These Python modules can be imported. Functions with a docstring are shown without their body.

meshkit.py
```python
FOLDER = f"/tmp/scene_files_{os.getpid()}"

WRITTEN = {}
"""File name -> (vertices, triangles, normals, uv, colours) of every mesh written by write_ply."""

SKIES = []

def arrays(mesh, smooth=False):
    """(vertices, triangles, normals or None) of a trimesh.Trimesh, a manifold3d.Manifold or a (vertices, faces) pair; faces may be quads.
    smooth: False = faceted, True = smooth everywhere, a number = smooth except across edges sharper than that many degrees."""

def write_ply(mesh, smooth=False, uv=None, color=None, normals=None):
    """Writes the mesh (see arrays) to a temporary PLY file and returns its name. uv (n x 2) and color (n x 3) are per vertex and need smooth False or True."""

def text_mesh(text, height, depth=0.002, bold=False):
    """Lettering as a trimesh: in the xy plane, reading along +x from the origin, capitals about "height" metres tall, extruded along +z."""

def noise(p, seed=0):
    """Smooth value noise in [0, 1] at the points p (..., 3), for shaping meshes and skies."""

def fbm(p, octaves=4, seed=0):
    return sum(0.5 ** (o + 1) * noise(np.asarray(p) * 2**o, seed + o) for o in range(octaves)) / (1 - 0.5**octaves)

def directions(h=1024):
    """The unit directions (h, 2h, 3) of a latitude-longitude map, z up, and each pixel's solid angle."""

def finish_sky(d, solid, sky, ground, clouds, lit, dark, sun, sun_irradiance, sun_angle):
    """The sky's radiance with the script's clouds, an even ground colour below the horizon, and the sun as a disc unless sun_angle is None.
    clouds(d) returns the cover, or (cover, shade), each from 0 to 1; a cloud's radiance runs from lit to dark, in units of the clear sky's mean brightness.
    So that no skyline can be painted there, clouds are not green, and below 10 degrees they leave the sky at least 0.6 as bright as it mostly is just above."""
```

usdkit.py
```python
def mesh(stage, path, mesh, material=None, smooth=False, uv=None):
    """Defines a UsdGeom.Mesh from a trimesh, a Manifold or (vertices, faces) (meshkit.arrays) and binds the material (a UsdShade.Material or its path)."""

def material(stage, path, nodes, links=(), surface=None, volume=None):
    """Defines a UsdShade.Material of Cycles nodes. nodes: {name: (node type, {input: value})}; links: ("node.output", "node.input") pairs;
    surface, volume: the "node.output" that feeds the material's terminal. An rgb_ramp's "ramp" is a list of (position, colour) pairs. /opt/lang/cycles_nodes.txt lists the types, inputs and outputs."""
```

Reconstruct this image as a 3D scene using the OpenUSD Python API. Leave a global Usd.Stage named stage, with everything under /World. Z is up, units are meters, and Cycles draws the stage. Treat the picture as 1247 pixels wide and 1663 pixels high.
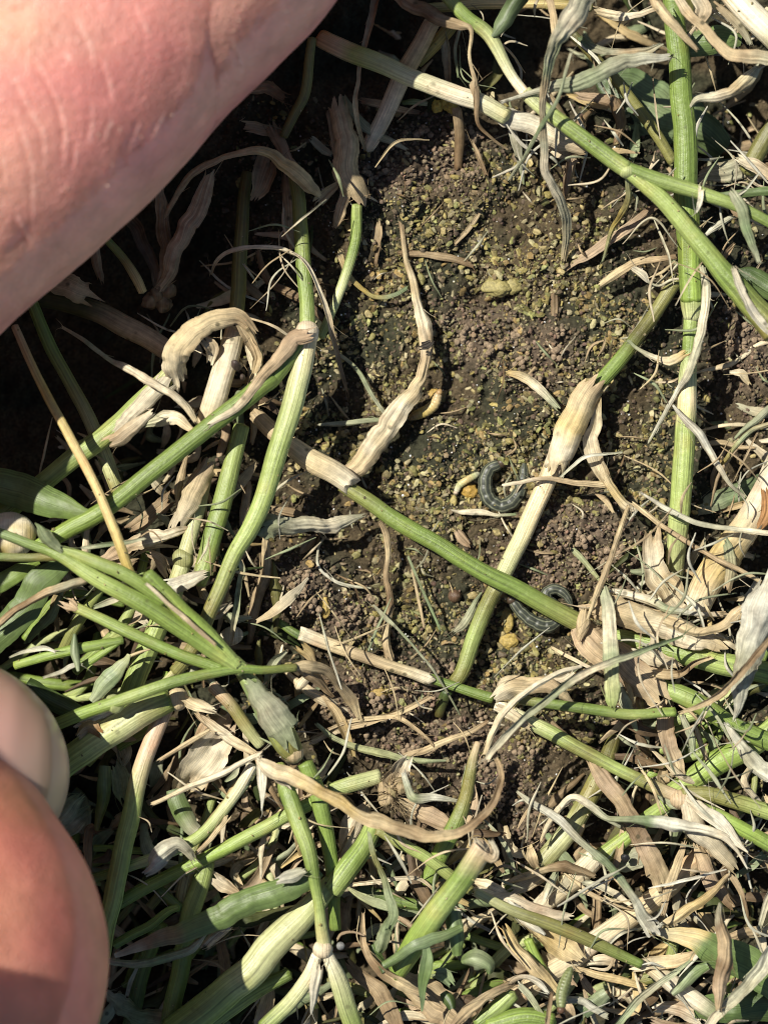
import math, numpy as np, trimesh, usdkit, manifold3d as m3
from meshkit import noise, fbm
from pxr import Gf, Sdf, Usd, UsdGeom, UsdLux, UsdShade, Vt

# ------------------------------------------------------------------ stage, camera, sky, sun
stage = Usd.Stage.CreateInMemory()
UsdGeom.SetStageUpAxis(stage, 'Z'); UsdGeom.SetStageMetersPerUnit(stage, 1.0)
UsdGeom.Xform.Define(stage, '/World')
UsdGeom.Scope.Define(stage, '/World/Looks')
H = 160.0            # lens height over the soil, millimetres
MM = 0.001
PX = 0.03            # millimetres on the soil per photograph pixel
cam = UsdGeom.Camera.Define(stage, '/World/camera')
cam.AddTranslateOp().Set(Gf.Vec3d(0, 0, H * MM))
cam.CreateFocalLengthAttr(50.0)
cam.CreateHorizontalApertureAttr(50.0 * 1247 * PX / H)
cam.CreateClippingRangeAttr(Gf.Vec2f(0.01, 50.0))
cam.CreateFStopAttr(15.0); cam.CreateFocusDistanceAttr((H - 2.4) * MM)
cam.CreateExposureAttr(0.66)
SUN = np.array([-0.79, 0.5, 1.42]); SUN /= np.linalg.norm(SUN)
elev, rot = math.asin(SUN[2]), math.atan2(SUN[0], SUN[1])
usdkit.material(stage, '/World/Looks/sky', {
    'sky': ('sky_texture', {'sky_type': 'single_scattering', 'sun_disc': False, 'sun_elevation': elev, 'sun_rotation': rot}),
    'bg': ('background_shader', {'strength': 0.06})}, [('sky.color', 'bg.color')], surface='bg.background')
sky = UsdLux.DomeLight.Define(stage, '/World/sky')
UsdShade.MaterialBindingAPI.Apply(sky.GetPrim()).Bind(UsdShade.Material.Get(stage, '/World/Looks/sky'))
sky.GetPrim().SetCustomDataByKey('kind', 'structure')
sun = UsdLux.DistantLight.Define(stage, '/World/sun')
sun.CreateNormalizeAttr(True); sun.CreateIntensityAttr(1.25); sun.CreateAngleAttr(0.5); sun.CreateColorAttr(Gf.Vec3f(1, 0.95, 0.845))
q = Gf.Rotation(Gf.Vec3d(0, 0, 1), Gf.Vec3d(*map(float, SUN)))
sun.AddTransformOp().Set(Gf.Matrix4d().SetRotate(q))

rng = np.random.default_rng(7)

# ------------------------------------------------------------------ materials (colour comes from each mesh's "tint" primvar)
def look(name, streak=(26, 0.5), amount=0.5, rough=0.45, bump=0.25, spots=0.0, trans=0.0, spec=0.5, grain=2500, gamount=0.25, sss=0.0, diff=0.0, dist=4e-5):
    n = {'t': ('attribute', {'attribute': 'tint'}),
         'tc': ('texture_coordinate', {}), 'geo': ('geometry', {}),
         'map': ('mapping', {'mapping_type': 'point', 'scale': (streak[0], streak[1], 1.0)}),
         'st': ('noise_texture', {'scale': 1.0, 'detail': 3.0, 'roughness': 0.6}),
         'r1': ('map_range', {'from_min': 0.25, 'from_max': 0.75, 'to_min': 1 - amount, 'to_max': 1 + amount * 0.7}),
         'gr': ('noise_texture', {'scale': float(grain), 'detail': 4.0, 'roughness': 0.65}),
         'r2': ('map_range', {'from_min': 0.3, 'from_max': 0.7, 'to_min': 1 - gamount, 'to_max': 1 + gamount}),
         'm': ('math', {'math_type': 'multiply'}),
         'c': ('mix', {'mix_type': 'multiply', 'fac': 1.0}),
         'v': ('combine_xyz', {}),
         'hs': ('math', {'math_type': 'add'}),
         'b': ('bump', {'strength': bump, 'distance': dist}),
         'p': ('principled_bsdf', {'roughness': rough, 'specular_ior_level': spec, 'diffuse_roughness': diff})}
    l = [('tc.UV', 'map.vector'), ('map.vector', 'st.vector'), ('geo.position', 'gr.vector'), ('st.fac', 'r1.value'), ('gr.fac', 'r2.value'),
         ('r1.result', 'm.value1'), ('r2.result', 'm.value2'), ('m.value', 'v.x'), ('m.value', 'v.y'), ('m.value', 'v.z'),
         ('t.color', 'c.color1'), ('v.vector', 'c.color2'), ('st.fac', 'hs.value1'), ('gr.fac', 'hs.value2'), ('hs.value', 'b.height'), ('b.normal', 'p.normal')]
    col = 'c.color'
    if spots:
        n['vo'] = ('voronoi_texture', {'scale': 1300.0, 'randomness': 1.0})
        n['sn'] = ('noise_texture', {'scale': 420.0, 'detail': 2.0})
        n['sr'] = ('map_range', {'from_min': 0.10, 'from_max': 0.2, 'to_min': spots, 'to_max': 0.0, 'clamp': True})
        n['sg'] = ('map_range', {'from_min': 0.52, 'from_max': 0.6, 'to_min': 0.0, 'to_max': 1.0, 'clamp': True})
        n['sm'] = ('math', {'math_type': 'multiply'})
        n['cs'] = ('mix', {'mix_type': 'mix', 'color2': (0.05, 0.045, 0.02)})
        l += [('geo.position', 'vo.vector'), ('geo.position', 'sn.vector'), ('vo.distance', 'sr.value'), ('sn.fac', 'sg.value'), ('sr.result', 'sm.value1'), ('sg.result', 'sm.value2'),
              ('sm.value', 'cs.fac'), ('c.color', 'cs.color1')]
        col = 'cs.color'
    l.append((col, 'p.base_color'))
    if sss:
        n['p'][1].update({'subsurface_weight': sss, 'subsurface_radius': (0.6, 0.7, 0.2), 'subsurface_scale': 0.0006})
    out = 'p.BSDF'
    if trans:
        n['tr'] = ('translucent_bsdf', {})
        n['mx'] = ('mix_closure', {'fac': trans})
        l += [(col, 'tr.color'), ('p.BSDF', 'mx.closure1'), ('tr.BSDF', 'mx.closure2')]
        out = 'mx.closure'
    return usdkit.material(stage, '/World/Looks/' + name, n, l, surface=out)

M = {
    'stem': look('green_stem', (32, 0.12), 0.6, 0.42, 0.9, 0.4, 0.0, 0.42, 3000, 0.12, dist=5e-5),
    'dry': look('dry_straw', (30, 0.2), 0.5, 0.6, 0.6, 0.75, 0.28, 0.35, 2600, 0.22, dist=6e-5),
    'blade': look('green_blade', (20, 0.12), 0.55, 0.42, 0.5, 0.3, 0.22, 0.45, 3000, 0.16, dist=5e-5),
    'grey': look('papery_leaf', (22, 0.3), 0.45, 0.6, 0.6, 0.6, 0.32, 0.35, 2200, 0.3, dist=6e-5),
    'soil': look('soil_earth', (1, 1), 0.2, 0.95, 0.9, 0.0, 0.0, 0.2, 6000, 0.6, diff=0.5, dist=1.2e-4),
    'crumb': look('crumbly_soil', (1, 1), 0.1, 0.85, 0.8, 0.0, 0.0, 0.35, 9000, 0.5, diff=0.3, dist=6e-5),
    'flake': look('leaf_frass', (1, 1), 0.1, 0.62, 0.8, 0.0, 0.0, 0.45, 7000, 0.45, dist=6e-5),
}
C = dict(green=(.145, .205, .045), lgreen=(.255, .315, .095), bright=(.20, .28, .055), pale=(.43, .44, .22), olive=(.17, .165, .05), dolive=(.085, .08, .025), dgreen=(.045, .075, .02),
         straw=(.60, .49, .29), cream=(.72, .645, .47), tan=(.46, .35, .205), brown=(.22, .148, .078), dbrown=(.10, .07, .045), pink=(.48, .36, .235), grey=(.43, .42, .29),
         ggreen=(.31, .35, .20), white=(.62, .60, .49), blade=(.135, .195, .06), yellow=(.42, .32, .09), ystraw=(.56, .43, .19), rust=(.36, .19, .07), sage=(.19, .25, .12), black=(.05, .04, .03))

def ramp(spec, t):
    """'cream>green@.4>olive' sampled at t in 0..1"""
    items = spec.split('>'); at = []; col = []
    for i, s in enumerate(items):
        n, _, a = s.partition('@')
        at.append(float(a) if a else (i / max(len(items) - 1, 1))); col.append(C[n])
    col = np.array(col)
    return np.stack([np.interp(t, at, col[:, k]) for k in range(3)], -1)

# ------------------------------------------------------------------ placing and mesh making (all in millimetres)
def P(x, y, z=0.0):
    """the point at height z (mm) that a pixel of the photograph looks at"""
    s = PX * (H - z) / H
    return np.stack([(np.asarray(x) - 623.5) * s, (831.5 - np.asarray(y)) * s, np.asarray(z) + 0.0 * np.asarray(x)], -1)

def catmull(p, n):
    p = np.asarray(p, float)
    if len(p) == 2:
        p = np.array([p[0], (p[0] + p[1]) / 2, p[1]])
    q = np.vstack([2 * p[0] - p[1], p, 2 * p[-1] - p[-2]])
    u = np.linspace(0, len(p) - 1, n); i = np.minimum(u.astype(int), len(p) - 2); t = (u - i)[:, None]
    a, b, c, d = q[i], q[i + 1], q[i + 2], q[i + 3]
    return 0.5 * (2 * b + (c - a) * t + (2 * a - 5 * b + 4 * c - d) * t**2 + (3 * b - a - 3 * c + d) * t**3)

def path(spec, z, step=5.0):
    """'x,y,w;x,y,w' and heights -> smooth points (mm), widths (mm), t, length"""
    rows, w = [], 10.0
    for s in spec.split(';'):
        v = [float(k) for k in s.split(',')]
        if len(v) > 2: w = v[2]
        rows.append((v[0], v[1], w))
    a = np.array(rows)
    z = np.atleast_1d(np.asarray(z, float)); zz = np.interp(np.linspace(0, 1, len(a)), np.linspace(0, 1, len(z)), z) if len(z) > 1 else np.full(len(a), z[0])
    L = np.sum(np.hypot(np.diff(a[:, 0]), np.diff(a[:, 1])))
    n = int(np.clip(L / step, 8, 140))
    c = catmull(np.column_stack([a, zz]), max(n * 3, 30))
    d = np.r_[0, np.cumsum(np.hypot(np.diff(c[:, 0]), np.diff(c[:, 1])) + 1e-6)]
    u = np.linspace(0, d[-1], n); c = np.stack([np.interp(u, d, c[:, k]) for k in range(4)], -1)
    pts = P(c[:, 0], c[:, 1], c[:, 3]); s = PX * (H - c[:, 3]) / H
    return pts, np.maximum(c[:, 2], 0.6) * s, u / d[-1], d[-1] * PX

def frames(p):
    t = np.gradient(p, axis=0); t /= np.linalg.norm(t, axis=1, keepdims=True) + 1e-12
    b = np.cross(t, [0, 0, 1.0]); b /= np.linalg.norm(b, axis=1, keepdims=True) + 1e-9
    return t, b, np.cross(b, t)

def grid_faces(n, m, wrap=False):
    i, j = np.meshgrid(np.arange(n - 1), np.arange(m if wrap else m - 1), indexing='ij')
    k = (j + 1) % m
    return np.stack([i * m + j, i * m + k, (i + 1) * m + k, (i + 1) * m + j], -1).reshape(-1, 4)

SEED = [100]
SPECKS = []
def tube(spec, z, col, mat='stem', sides=18, flat=.93, rough=0.055, cap=True, dust=True, hollow=False):
    """a round stem; the spec's third number is the radius"""
    SEED[0] += 1; sd = SEED[0]; r_ = np.random.default_rng(sd)
    p, r, t, L = path(spec, z); r = r * (.88 if mat == 'stem' else .95)
    wob = np.stack([fbm(np.column_stack([t * L * 0.35, np.full_like(t, k * 9.0), np.zeros_like(t)]), 2, sd) - 0.5 for k in range(3)], -1)
    p = p + wob * np.array([1, 1, .4]) * r[:, None] * 0.5
    T, B, N = frames(p)
    m = sides; a = np.linspace(0, 2 * math.pi, m + 1)                # seam along the bottom
    rr = r[:, None] * (1 + rough * 2 * (fbm(np.stack(np.broadcast_arrays(np.cos(a)[None] * 1.2, np.sin(a)[None] * 1.2, (t * L * 0.8)[:, None]), -1), 2, sd) - 0.5))
    V = p[:, None] + rr[..., None] * (-np.cos(a)[None, :, None] * N[:, None] * flat + np.sin(a)[None, :, None] * B[:, None])
    for k_ in (0, -1):                                                 # ends broken unevenly
        jag = (noise(np.stack([np.cos(a) * 2.2, np.sin(a) * 2.2, np.full_like(a, sd * 1.7)], -1)) - .5) * (1.6 if mat == 'dry' else .3)
        V[k_] += T[k_] * (jag * r[k_])[:, None]
    uv = np.stack(np.broadcast_arrays((a / (2 * math.pi))[None] + sd * 0.37, (t * L)[:, None] + sd), -1)
    tint = ramp(col, np.clip(t[:, None] + 0.05 * (noise(np.stack(np.broadcast_arrays(a[None] * 1.5, (t * L)[:, None], np.zeros((1, 1))), -1), sd) - 0.5), 0, 1))
    bz = np.clip((fbm(V * .9, 3, sd + 4) - .56) * 5, 0, 1)[..., None] * .45
    tint = tint * (1 - bz) + tint * np.array([1.15, .85, .75]) * bz
    tint = tint * (1 + 0.3 * (fbm(V * 0.8, 3, sd)[..., None] - 0.5)) * r_.uniform(.92, 1.08)
    v = V.reshape(-1, 3); f = grid_faces(len(p), m + 1)
    f = np.vstack([f[:, [0, 1, 2]], f[:, [0, 2, 3]]])
    uv, tint = uv.reshape(-1, 2), tint.reshape(-1, 3)
    if cap:
        for end, k in ((0, 0), (1, len(p) - 1)):
            c = len(v); sgn = 1 if end else -1
            v = np.vstack([v, p[k] + sgn * T[k] * r[k] * (-0.9 if hollow and end else 0.35)]); uv = np.vstack([uv, uv[k * (m + 1)]]); tint = np.vstack([tint, tint[k * (m + 1)]])
            i = np.arange(m) + k * (m + 1)
            tri = np.stack([i, i + 1, np.full(m, c)], -1)
            f = np.vstack([f, tri if end else tri[:, ::-1]])
    if dust and mat == 'stem':
        for _ in range(int(L * 0.55)):
            k = r_.integers(0, len(p)); aa = r_.normal(0, 0.7)
            SPECKS.append((p[k] + r[k] * (math.cos(aa) * N[k] + math.sin(aa) * B[k]), r_.uniform(.03, .085)))
    return dict(v=v, f=f[:, ::-1], uv=uv, tint=tint, mat=mat, smooth=True)

def filament(p0, d0, up, L, w, tint, r_, n=6):
    t = np.linspace(0, 1, n)[:, None]; bend = r_.normal(0, .5, 3) * L
    p = p0 + d0 * L * t + bend * t**2 + up * L * .15 * t
    sd = np.cross(d0, up); sd /= np.linalg.norm(sd) + 1e-9
    half = (w / 2 * (1 - .7 * t)) * sd
    v = np.stack([p - half, p + up * w * .4, p + half], 1).reshape(-1, 3)
    f = grid_faces(n, 3, True); f = np.vstack([f[:, [0, 1, 2]], f[:, [0, 2, 3]]])
    return v, f, np.tile(tint, (len(v), 1))

def ribbon(spec, z, col, mat='dry', curl=0.25, wrap=0, tw=(0, 0), fold=0.0, wave=0.08, rag=0.12, thick=0.03, cols=13, wig=0.6, blotch=0.35, hair=True):
    """a leaf or shred: a thin closed strip; the spec's third number is the full width"""
    SEED[0] += 1; sd = SEED[0]; r_ = np.random.default_rng(sd)
    p, w, t, L = path(spec, z, 4.0)
    papery = mat in ('dry', 'grey')
    if not papery: rag *= .4; wave *= .5
    if wig:
        wob = np.stack([fbm(np.column_stack([t * L * 0.55, np.full_like(t, k * 7.0), np.zeros_like(t)]), 3, sd) - 0.5 for k in range(3)], -1)
        p = p + wob * np.minimum(w, 0.8)[:, None] * wig * np.array([1, 1, .8])
    T, B, N = frames(p)
    ang = np.radians(np.interp(t, np.linspace(0, 1, len(tw)), tw) + (0 if wrap else 75 if papery else 25) * (fbm(np.column_stack([t * L * .45, t * 0, t * 0 + 3]), 2, sd) - .5))
    Bt = B * np.cos(ang)[:, None] + N * np.sin(ang)[:, None]; Nt = -B * np.sin(ang)[:, None] + N * np.cos(ang)[:, None]
    s = np.linspace(-1, 1, cols); tl = (t * L)[:, None]; side = np.sign(s)[None] * 5.0
    Z1 = np.zeros((1, 1)); st3 = lambda *q_: np.stack(np.broadcast_arrays(*q_), -1)
    edge = (fbm(st3(side, tl * 1.4, Z1), 2, sd) - .5) * 2 + .7 * (fbm(st3(side, tl * 5.5, Z1 + 4), 2, sd) - .55)
    half = w[:, None] / 2 * np.clip(1 + rag * 1.5 * edge, .25, 1.6)
    if wrap:
        th = math.radians(wrap) / 2
        k = 1 / max(math.sin(min(th, math.pi / 2)), 0.2)
        x = half * k * np.sin(s * th)[None]; h = half * k * (np.cos(s * th)[None] - 1)
    else:
        sgn = r_.choice([1, 1, -1, .3]) if papery else 1
        cc = sgn * curl * (0.3 + 1.1 * fbm(np.column_stack([t * L * .5, t * 0 + 5, t * 0]), 2, sd))[:, None]
        x = half * s[None] * (1 - 0.15 * abs(curl)); h = -cc * w[:, None] * (s[None] ** 2 - .3) + fold * w[:, None] * (np.abs(s)[None] - .5)
    if papery:                                                        # lengthwise creases that wander
        nf = r_.integers(2, 4) + .3; ph = s[None] * nf / 2 + .5 * fbm(st3(tl * .7, Z1, Z1), 2, sd + 1) * 2
        h = h + (np.minimum(w, .75) + .12 * w)[:, None] * (.03 if wrap else .05) * (np.abs((ph % 1.0) - .5) * 4 - 1) * (.4 + 1.2 * fbm(st3(tl * .6, s[None] * 1.1, Z1), 2, sd + 2))
    h = h + wave * w[:, None] * 2 * (fbm(st3(s[None] * 2.6, tl * 1.1, Z1 + 2.0), 3, sd) - 0.5)
    top = p[:, None] + x[..., None] * Bt[:, None] + h[..., None] * Nt[:, None]
    if papery:                                                        # torn ends
        for e, fall in ((0, np.clip(1 - t / .14, 0, 1)), (1, np.clip((t - .86) / .14, 0, 1))):
            tear = (noise(st3(s * 4.5, s * 0 + sd, s * 0 + e)) - .5) * 1.2 * max(w[-e], w.mean() * .35)
            top += T[:, None] * (fall[:, None] * tear[None])[..., None]
    bot = top - Nt[:, None] * thick
    V = np.concatenate([top, bot[:, ::-1]], 1); m = V.shape[1]
    uu = np.r_[(s + 1) / 2, (s[::-1] + 1) / 2]
    uv = np.stack(np.broadcast_arrays(uu[None] * np.clip(np.mean(w), .25, 1.6) + sd * 0.37, tl + sd), -1)
    tint = ramp(col, np.clip(np.broadcast_to(t[:, None], V.shape[:2]) + 0.26 * (fbm(V * 1.3, 2, sd) - .5), 0, 1))
    bl = np.clip((fbm(V * 1.1, 3, sd + 5) - .5) * 5, 0, 1)[..., None] * blotch
    tint = tint * (1 - bl) + tint * np.array([.55, .45, .36]) * bl
    if papery:
        ed = (np.abs(np.r_[s, s[::-1]])[None] > .8) * np.clip((fbm(V * .8, 2, sd + 8) - .42) * 5, 0, 1) * .35
        tint = tint * (1 - ed[..., None] * np.array([.5, .6, .7]))
    tint = tint * (1 + 0.4 * (fbm(V * 2.4, 3, sd + 9)[..., None] - .5)) * r_.uniform(.84, 1.1)
    f = grid_faces(len(p), m, True); f = np.vstack([f[:, [0, 1, 2]], f[:, [0, 2, 3]]])
    for k in (0, len(p) - 1):
        i = np.arange(cols - 1) + k * m; j = k * m + m - 1 - np.arange(cols - 1)
        q1 = np.stack([i, j, i + 1], -1); q2 = np.stack([i + 1, j, j - 1], -1)
        qq = np.vstack([q1, q2]); f = np.vstack([f, qq if k else qq[:, ::-1]])
    v, uv, tn = V.reshape(-1, 3), uv.reshape(-1, 2), tint.reshape(-1, 3)
    if papery and hair and L > .8 and cols > 6:                       # loose fibres along the edges and ends
        for _ in range(r_.poisson(min(.5 * L, 4)) + 1):
            k = r_.choice([0, len(p) - 1, r_.integers(0, len(p)), r_.integers(0, len(p))]); e = r_.choice([0, -1])
            d = T[k] * r_.choice([-1, 1]) * 1.0 + Bt[k] * (1 if e else -1) * r_.uniform(.1, .7); d /= np.linalg.norm(d)
            fv, ff, ft = filament(top[k, e] - d * .05, d, N[k], r_.uniform(.25, .9), r_.uniform(.02, .05), tint[k, e] * 1.05, r_)
            f = np.vstack([f, ff + len(v)]); v = np.vstack([v, fv]); uv = np.vstack([uv, np.tile(uv[0], (len(fv), 1))]); tn = np.vstack([tn, ft])
    return dict(v=v, f=f, uv=uv, tint=tn, mat=mat, smooth=38)

ICO = trimesh.creation.icosphere(1, 1.0); ICO0 = trimesh.creation.icosahedron(); ICO0.apply_scale(1 / np.linalg.norm(ICO0.vertices[0]))
def lump(c, r, col, mat, sd, squash=(1, 1, 1), fine=False, rot=True, amp=0.35):
    base = trimesh.creation.icosphere(3 if fine == 2 else 2, 1.0) if fine else ICO
    v = np.array(base.vertices); v = v * (1 + amp * 2 * (fbm(v * 1.4 + sd * 3.1, 3, sd) - .5))[:, None] * np.array(squash)
    if rot:
        v = v @ trimesh.transformations.random_rotation_matrix(np.random.default_rng(sd).random(3))[:3, :3].T
    v = v * r + np.asarray(c)
    tint = ramp(col, np.clip(fbm(v * 3 / max(r, .05) * .3, 2, sd), 0, 1)) if isinstance(col, str) else np.tile(col, (len(v), 1))
    return dict(v=v, f=np.array(base.faces), uv=v[:, :2] * 1.0, tint=tint, mat=mat, smooth=True)

def join(parts, smooth=None):
    n, V, F, U, T = 0, [], [], [], []
    for g in parts:
        V.append(g['v']); F.append(g['f'] + n); U.append(g['uv']); T.append(g['tint']); n += len(g['v'])
    return dict(v=np.vstack(V), f=np.vstack(F), uv=np.vstack(U), tint=np.vstack(T), mat=parts[0]['mat'], smooth=parts[0]['smooth'] if smooth is None else smooth)

# ------------------------------------------------------------------ writing prims
USED = {}
def numbered(parent, name):
    k = USED.get((parent, name), -1) + 1; USED[(parent, name)] = k
    return f'{parent}/{name}' if k == 0 else f'{parent}/{name}_{k:03d}'

def put(name, g, parent='/World', base=None, material=None):
    pth = numbered(parent, name)
    v = np.asarray(g['v'], float); f = np.asarray(g['f'])
    uv, tint = g.get('uv'), g.get('tint')
    if base is not None: v = v - base
    m = usdkit.mesh(stage, pth, (v * MM, f), material or M[g['mat']], smooth=bool(g.get('smooth')), uv=uv)
    if tint is not None:
        UsdGeom.PrimvarsAPI(m).CreatePrimvar('tint', Sdf.ValueTypeNames.Color3fArray, 'vertex').Set(Vt.Vec3fArray.FromNumpy(np.clip(tint, 0.004, .9).astype(np.float32)))
    return m

def tag(prim, label=None, cat=None, group=None, kind=None):
    for k, v in (('label', label), ('category', cat), ('group', group), ('kind', kind)):
        if v: prim.SetCustomDataByKey(k, v)

LABELS = []
def thing(name, cat, label, *parts, group=None):
    """one top-level thing. parts: a mesh, or (part name, mesh[, sub-parts or label]) pairs"""
    LABELS.append(label)
    first = parts[0] if isinstance(parts[0], dict) else parts[0][1]
    b = first['v'].mean(0); b[2] = min((q if isinstance(q, dict) else q[1])['v'][:, 2].min() for q in parts)
    if len(parts) == 1 and isinstance(parts[0], dict):
        m = put(name, parts[0], base=b); m.AddTranslateOp().Set(Gf.Vec3d(*(b * MM))); tag(m.GetPrim(), label, cat, group)
        return m
    pth = numbered('/World', name); x = UsdGeom.Xform.Define(stage, pth); x.AddTranslateOp().Set(Gf.Vec3d(*(b * MM))); tag(x.GetPrim(), label, cat, group)
    for q in parts:
        m = put(q[0], q[1], pth, b)
        for e in q[2:]:
            if isinstance(e, str): tag(m.GetPrim(), e)
            else:
                put(e[0], e[1], str(m.GetPath()), b)
    return x

# ------------------------------------------------------------------ the soil: one sheet, fine in view, coarse out to the horizon
# hollows: pixel x, y, radius x, radius y, depth in mm (negative: a mound)
HOLLOWS = [(120, 620, 190, 200, 3.2), (560, 60, 200, 110, 2.6), (960, 60, 190, 90, 3.4), (1190, 200, 90, 110, 3.2), (300, 400, 120, 120, 2.2), (60, 1180, 120, 220, 2.0), (150, 1500, 160, 190, 2.4),
           (500, 1520, 220, 120, 2.0), (900, 1600, 300, 90, 1.6), (1180, 1420, 110, 100, 1.4), (745, 440, 60, 26, .55), (800, 490, 60, 26, .6), (720, 630, 34, 60, .5), (560, 690, 60, 50, .6),
           (1170, 640, 40, 90, .7), (540, 870, 60, 26, .4), (760, 700, 30, 36, .35), (820, 785, 22, 24, .25), (610, 330, 60, 50, -.3),
           (480, 960, 66, 50, -.55), (930, 870, 80, 50, -.6), (890, 925, 60, 30, -.2), (640, 1120, 90, 46, -.45), (560, 1130, 50, 40, -.2), (1215, 560, 50, 70, -.5), (820, 430, 90, 34, -.4), (1010, 930, 60, 40, -.35)]
def ground(x, y):
    """height of the soil in mm at x, y in mm"""
    px, py = x / PX + 623.5, 831.5 - y / PX
    h = np.zeros_like(x)
    for cx, cy, rx, ry, d in HOLLOWS:
        h = h - (d if d > 1.2 else d * 1.5) * np.exp(-(((px - cx) / rx) ** 2 + ((py - cy) / ry) ** 2))
    far = np.clip((np.hypot(x, y) - 34) / 30, 0, 1); h = h - 1.2 * far
    q_ = np.stack([x, y, np.zeros_like(x)], -1)
    h = h + (1 - .3 * far) * (1.0 * (fbm(q_ * .28, 2, 3) - .5) + 1.1 * (fbm(q_ * .8, 2, 4) - .5) + .6 * (fbm(q_ * 2.4, 2, 5) - .5) + .25 * (fbm(q_ * 6, 1, 6) - .5))
    return h
fine_x = np.arange(-21.5, 21.51, 0.11); fine_y = np.arange(-28, 28.01, 0.11)
grow = np.cumsum(0.3 * 1.22 ** np.arange(52))
gx = np.r_[-21.5 - grow[::-1], fine_x, 21.5 + grow]; gy = np.r_[-28 - grow[::-1], fine_y, 28 + grow]
X, Y = np.meshgrid(gx, gy, indexing='ij')
Z = ground(X, Y)
pxx, pyy = X / PX + 623.5, 831.5 - Y / PX
BROWN = [(480, 960, 62, 52), (930, 865, 95, 50), (880, 925, 90, 34), (1010, 925, 60, 50), (650, 1125, 100, 52), (560, 1130, 60, 46), (1210, 560, 52, 90), (780, 540, 66, 60), (640, 265, 60, 60), (720, 250, 70, 60), (880, 580, 60, 60), (560, 1000, 60, 40), (700, 1200, 120, 40), (860, 1380, 60, 80), (800, 1260, 80, 60)]
def brownness(px, py):
    b = np.zeros_like(px, float)
    for cx, cy, rx, ry in BROWN: b = np.maximum(b, np.exp(-((((px - cx) / rx) ** 2 + ((py - cy) / ry) ** 2)) ** 1.5))
    return b
br = brownness(pxx, pyy)[..., None]
mossy = np.clip((fbm(np.stack([X * .35, Y * .35, X * 0], -1), 3, 8) - .42) * 5, 0, 1)[..., None]
earth = np.array([.085, .064, .036]) * (1 - mossy) + np.array([.045, .045, .026]) * mossy
earth = earth * (1 - br) + np.array([.135, .10, .070]) * br
earth = .72 * earth * (.7 + .6 * fbm(np.stack([X, Y, X * 0], -1) * 2.5, 3, 12)[..., None])
soil = put('soil', dict(v=np.stack([X, Y, Z], -1).reshape(-1, 3), f=np.concatenate([grid_faces(len(gx), len(gy))[:, [0, 2, 1]], grid_faces(len(gx), len(gy))[:, [0, 3, 2]]]),
                        uv=np.stack([X, Y], -1).reshape(-1, 2), tint=earth.reshape(-1, 3), mat='soil', smooth=True))
tag(soil.GetPrim(), 'dark crumbly soil with mossy hollows between the grass stems', kind='structure')

def soil_at(px, py):
    a = P(np.atleast_1d(px).astype(float), np.atleast_1d(py).astype(float), 0.0)
    return np.column_stack([a[:, :2], ground(a[:, 0], a[:, 1])])

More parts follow.
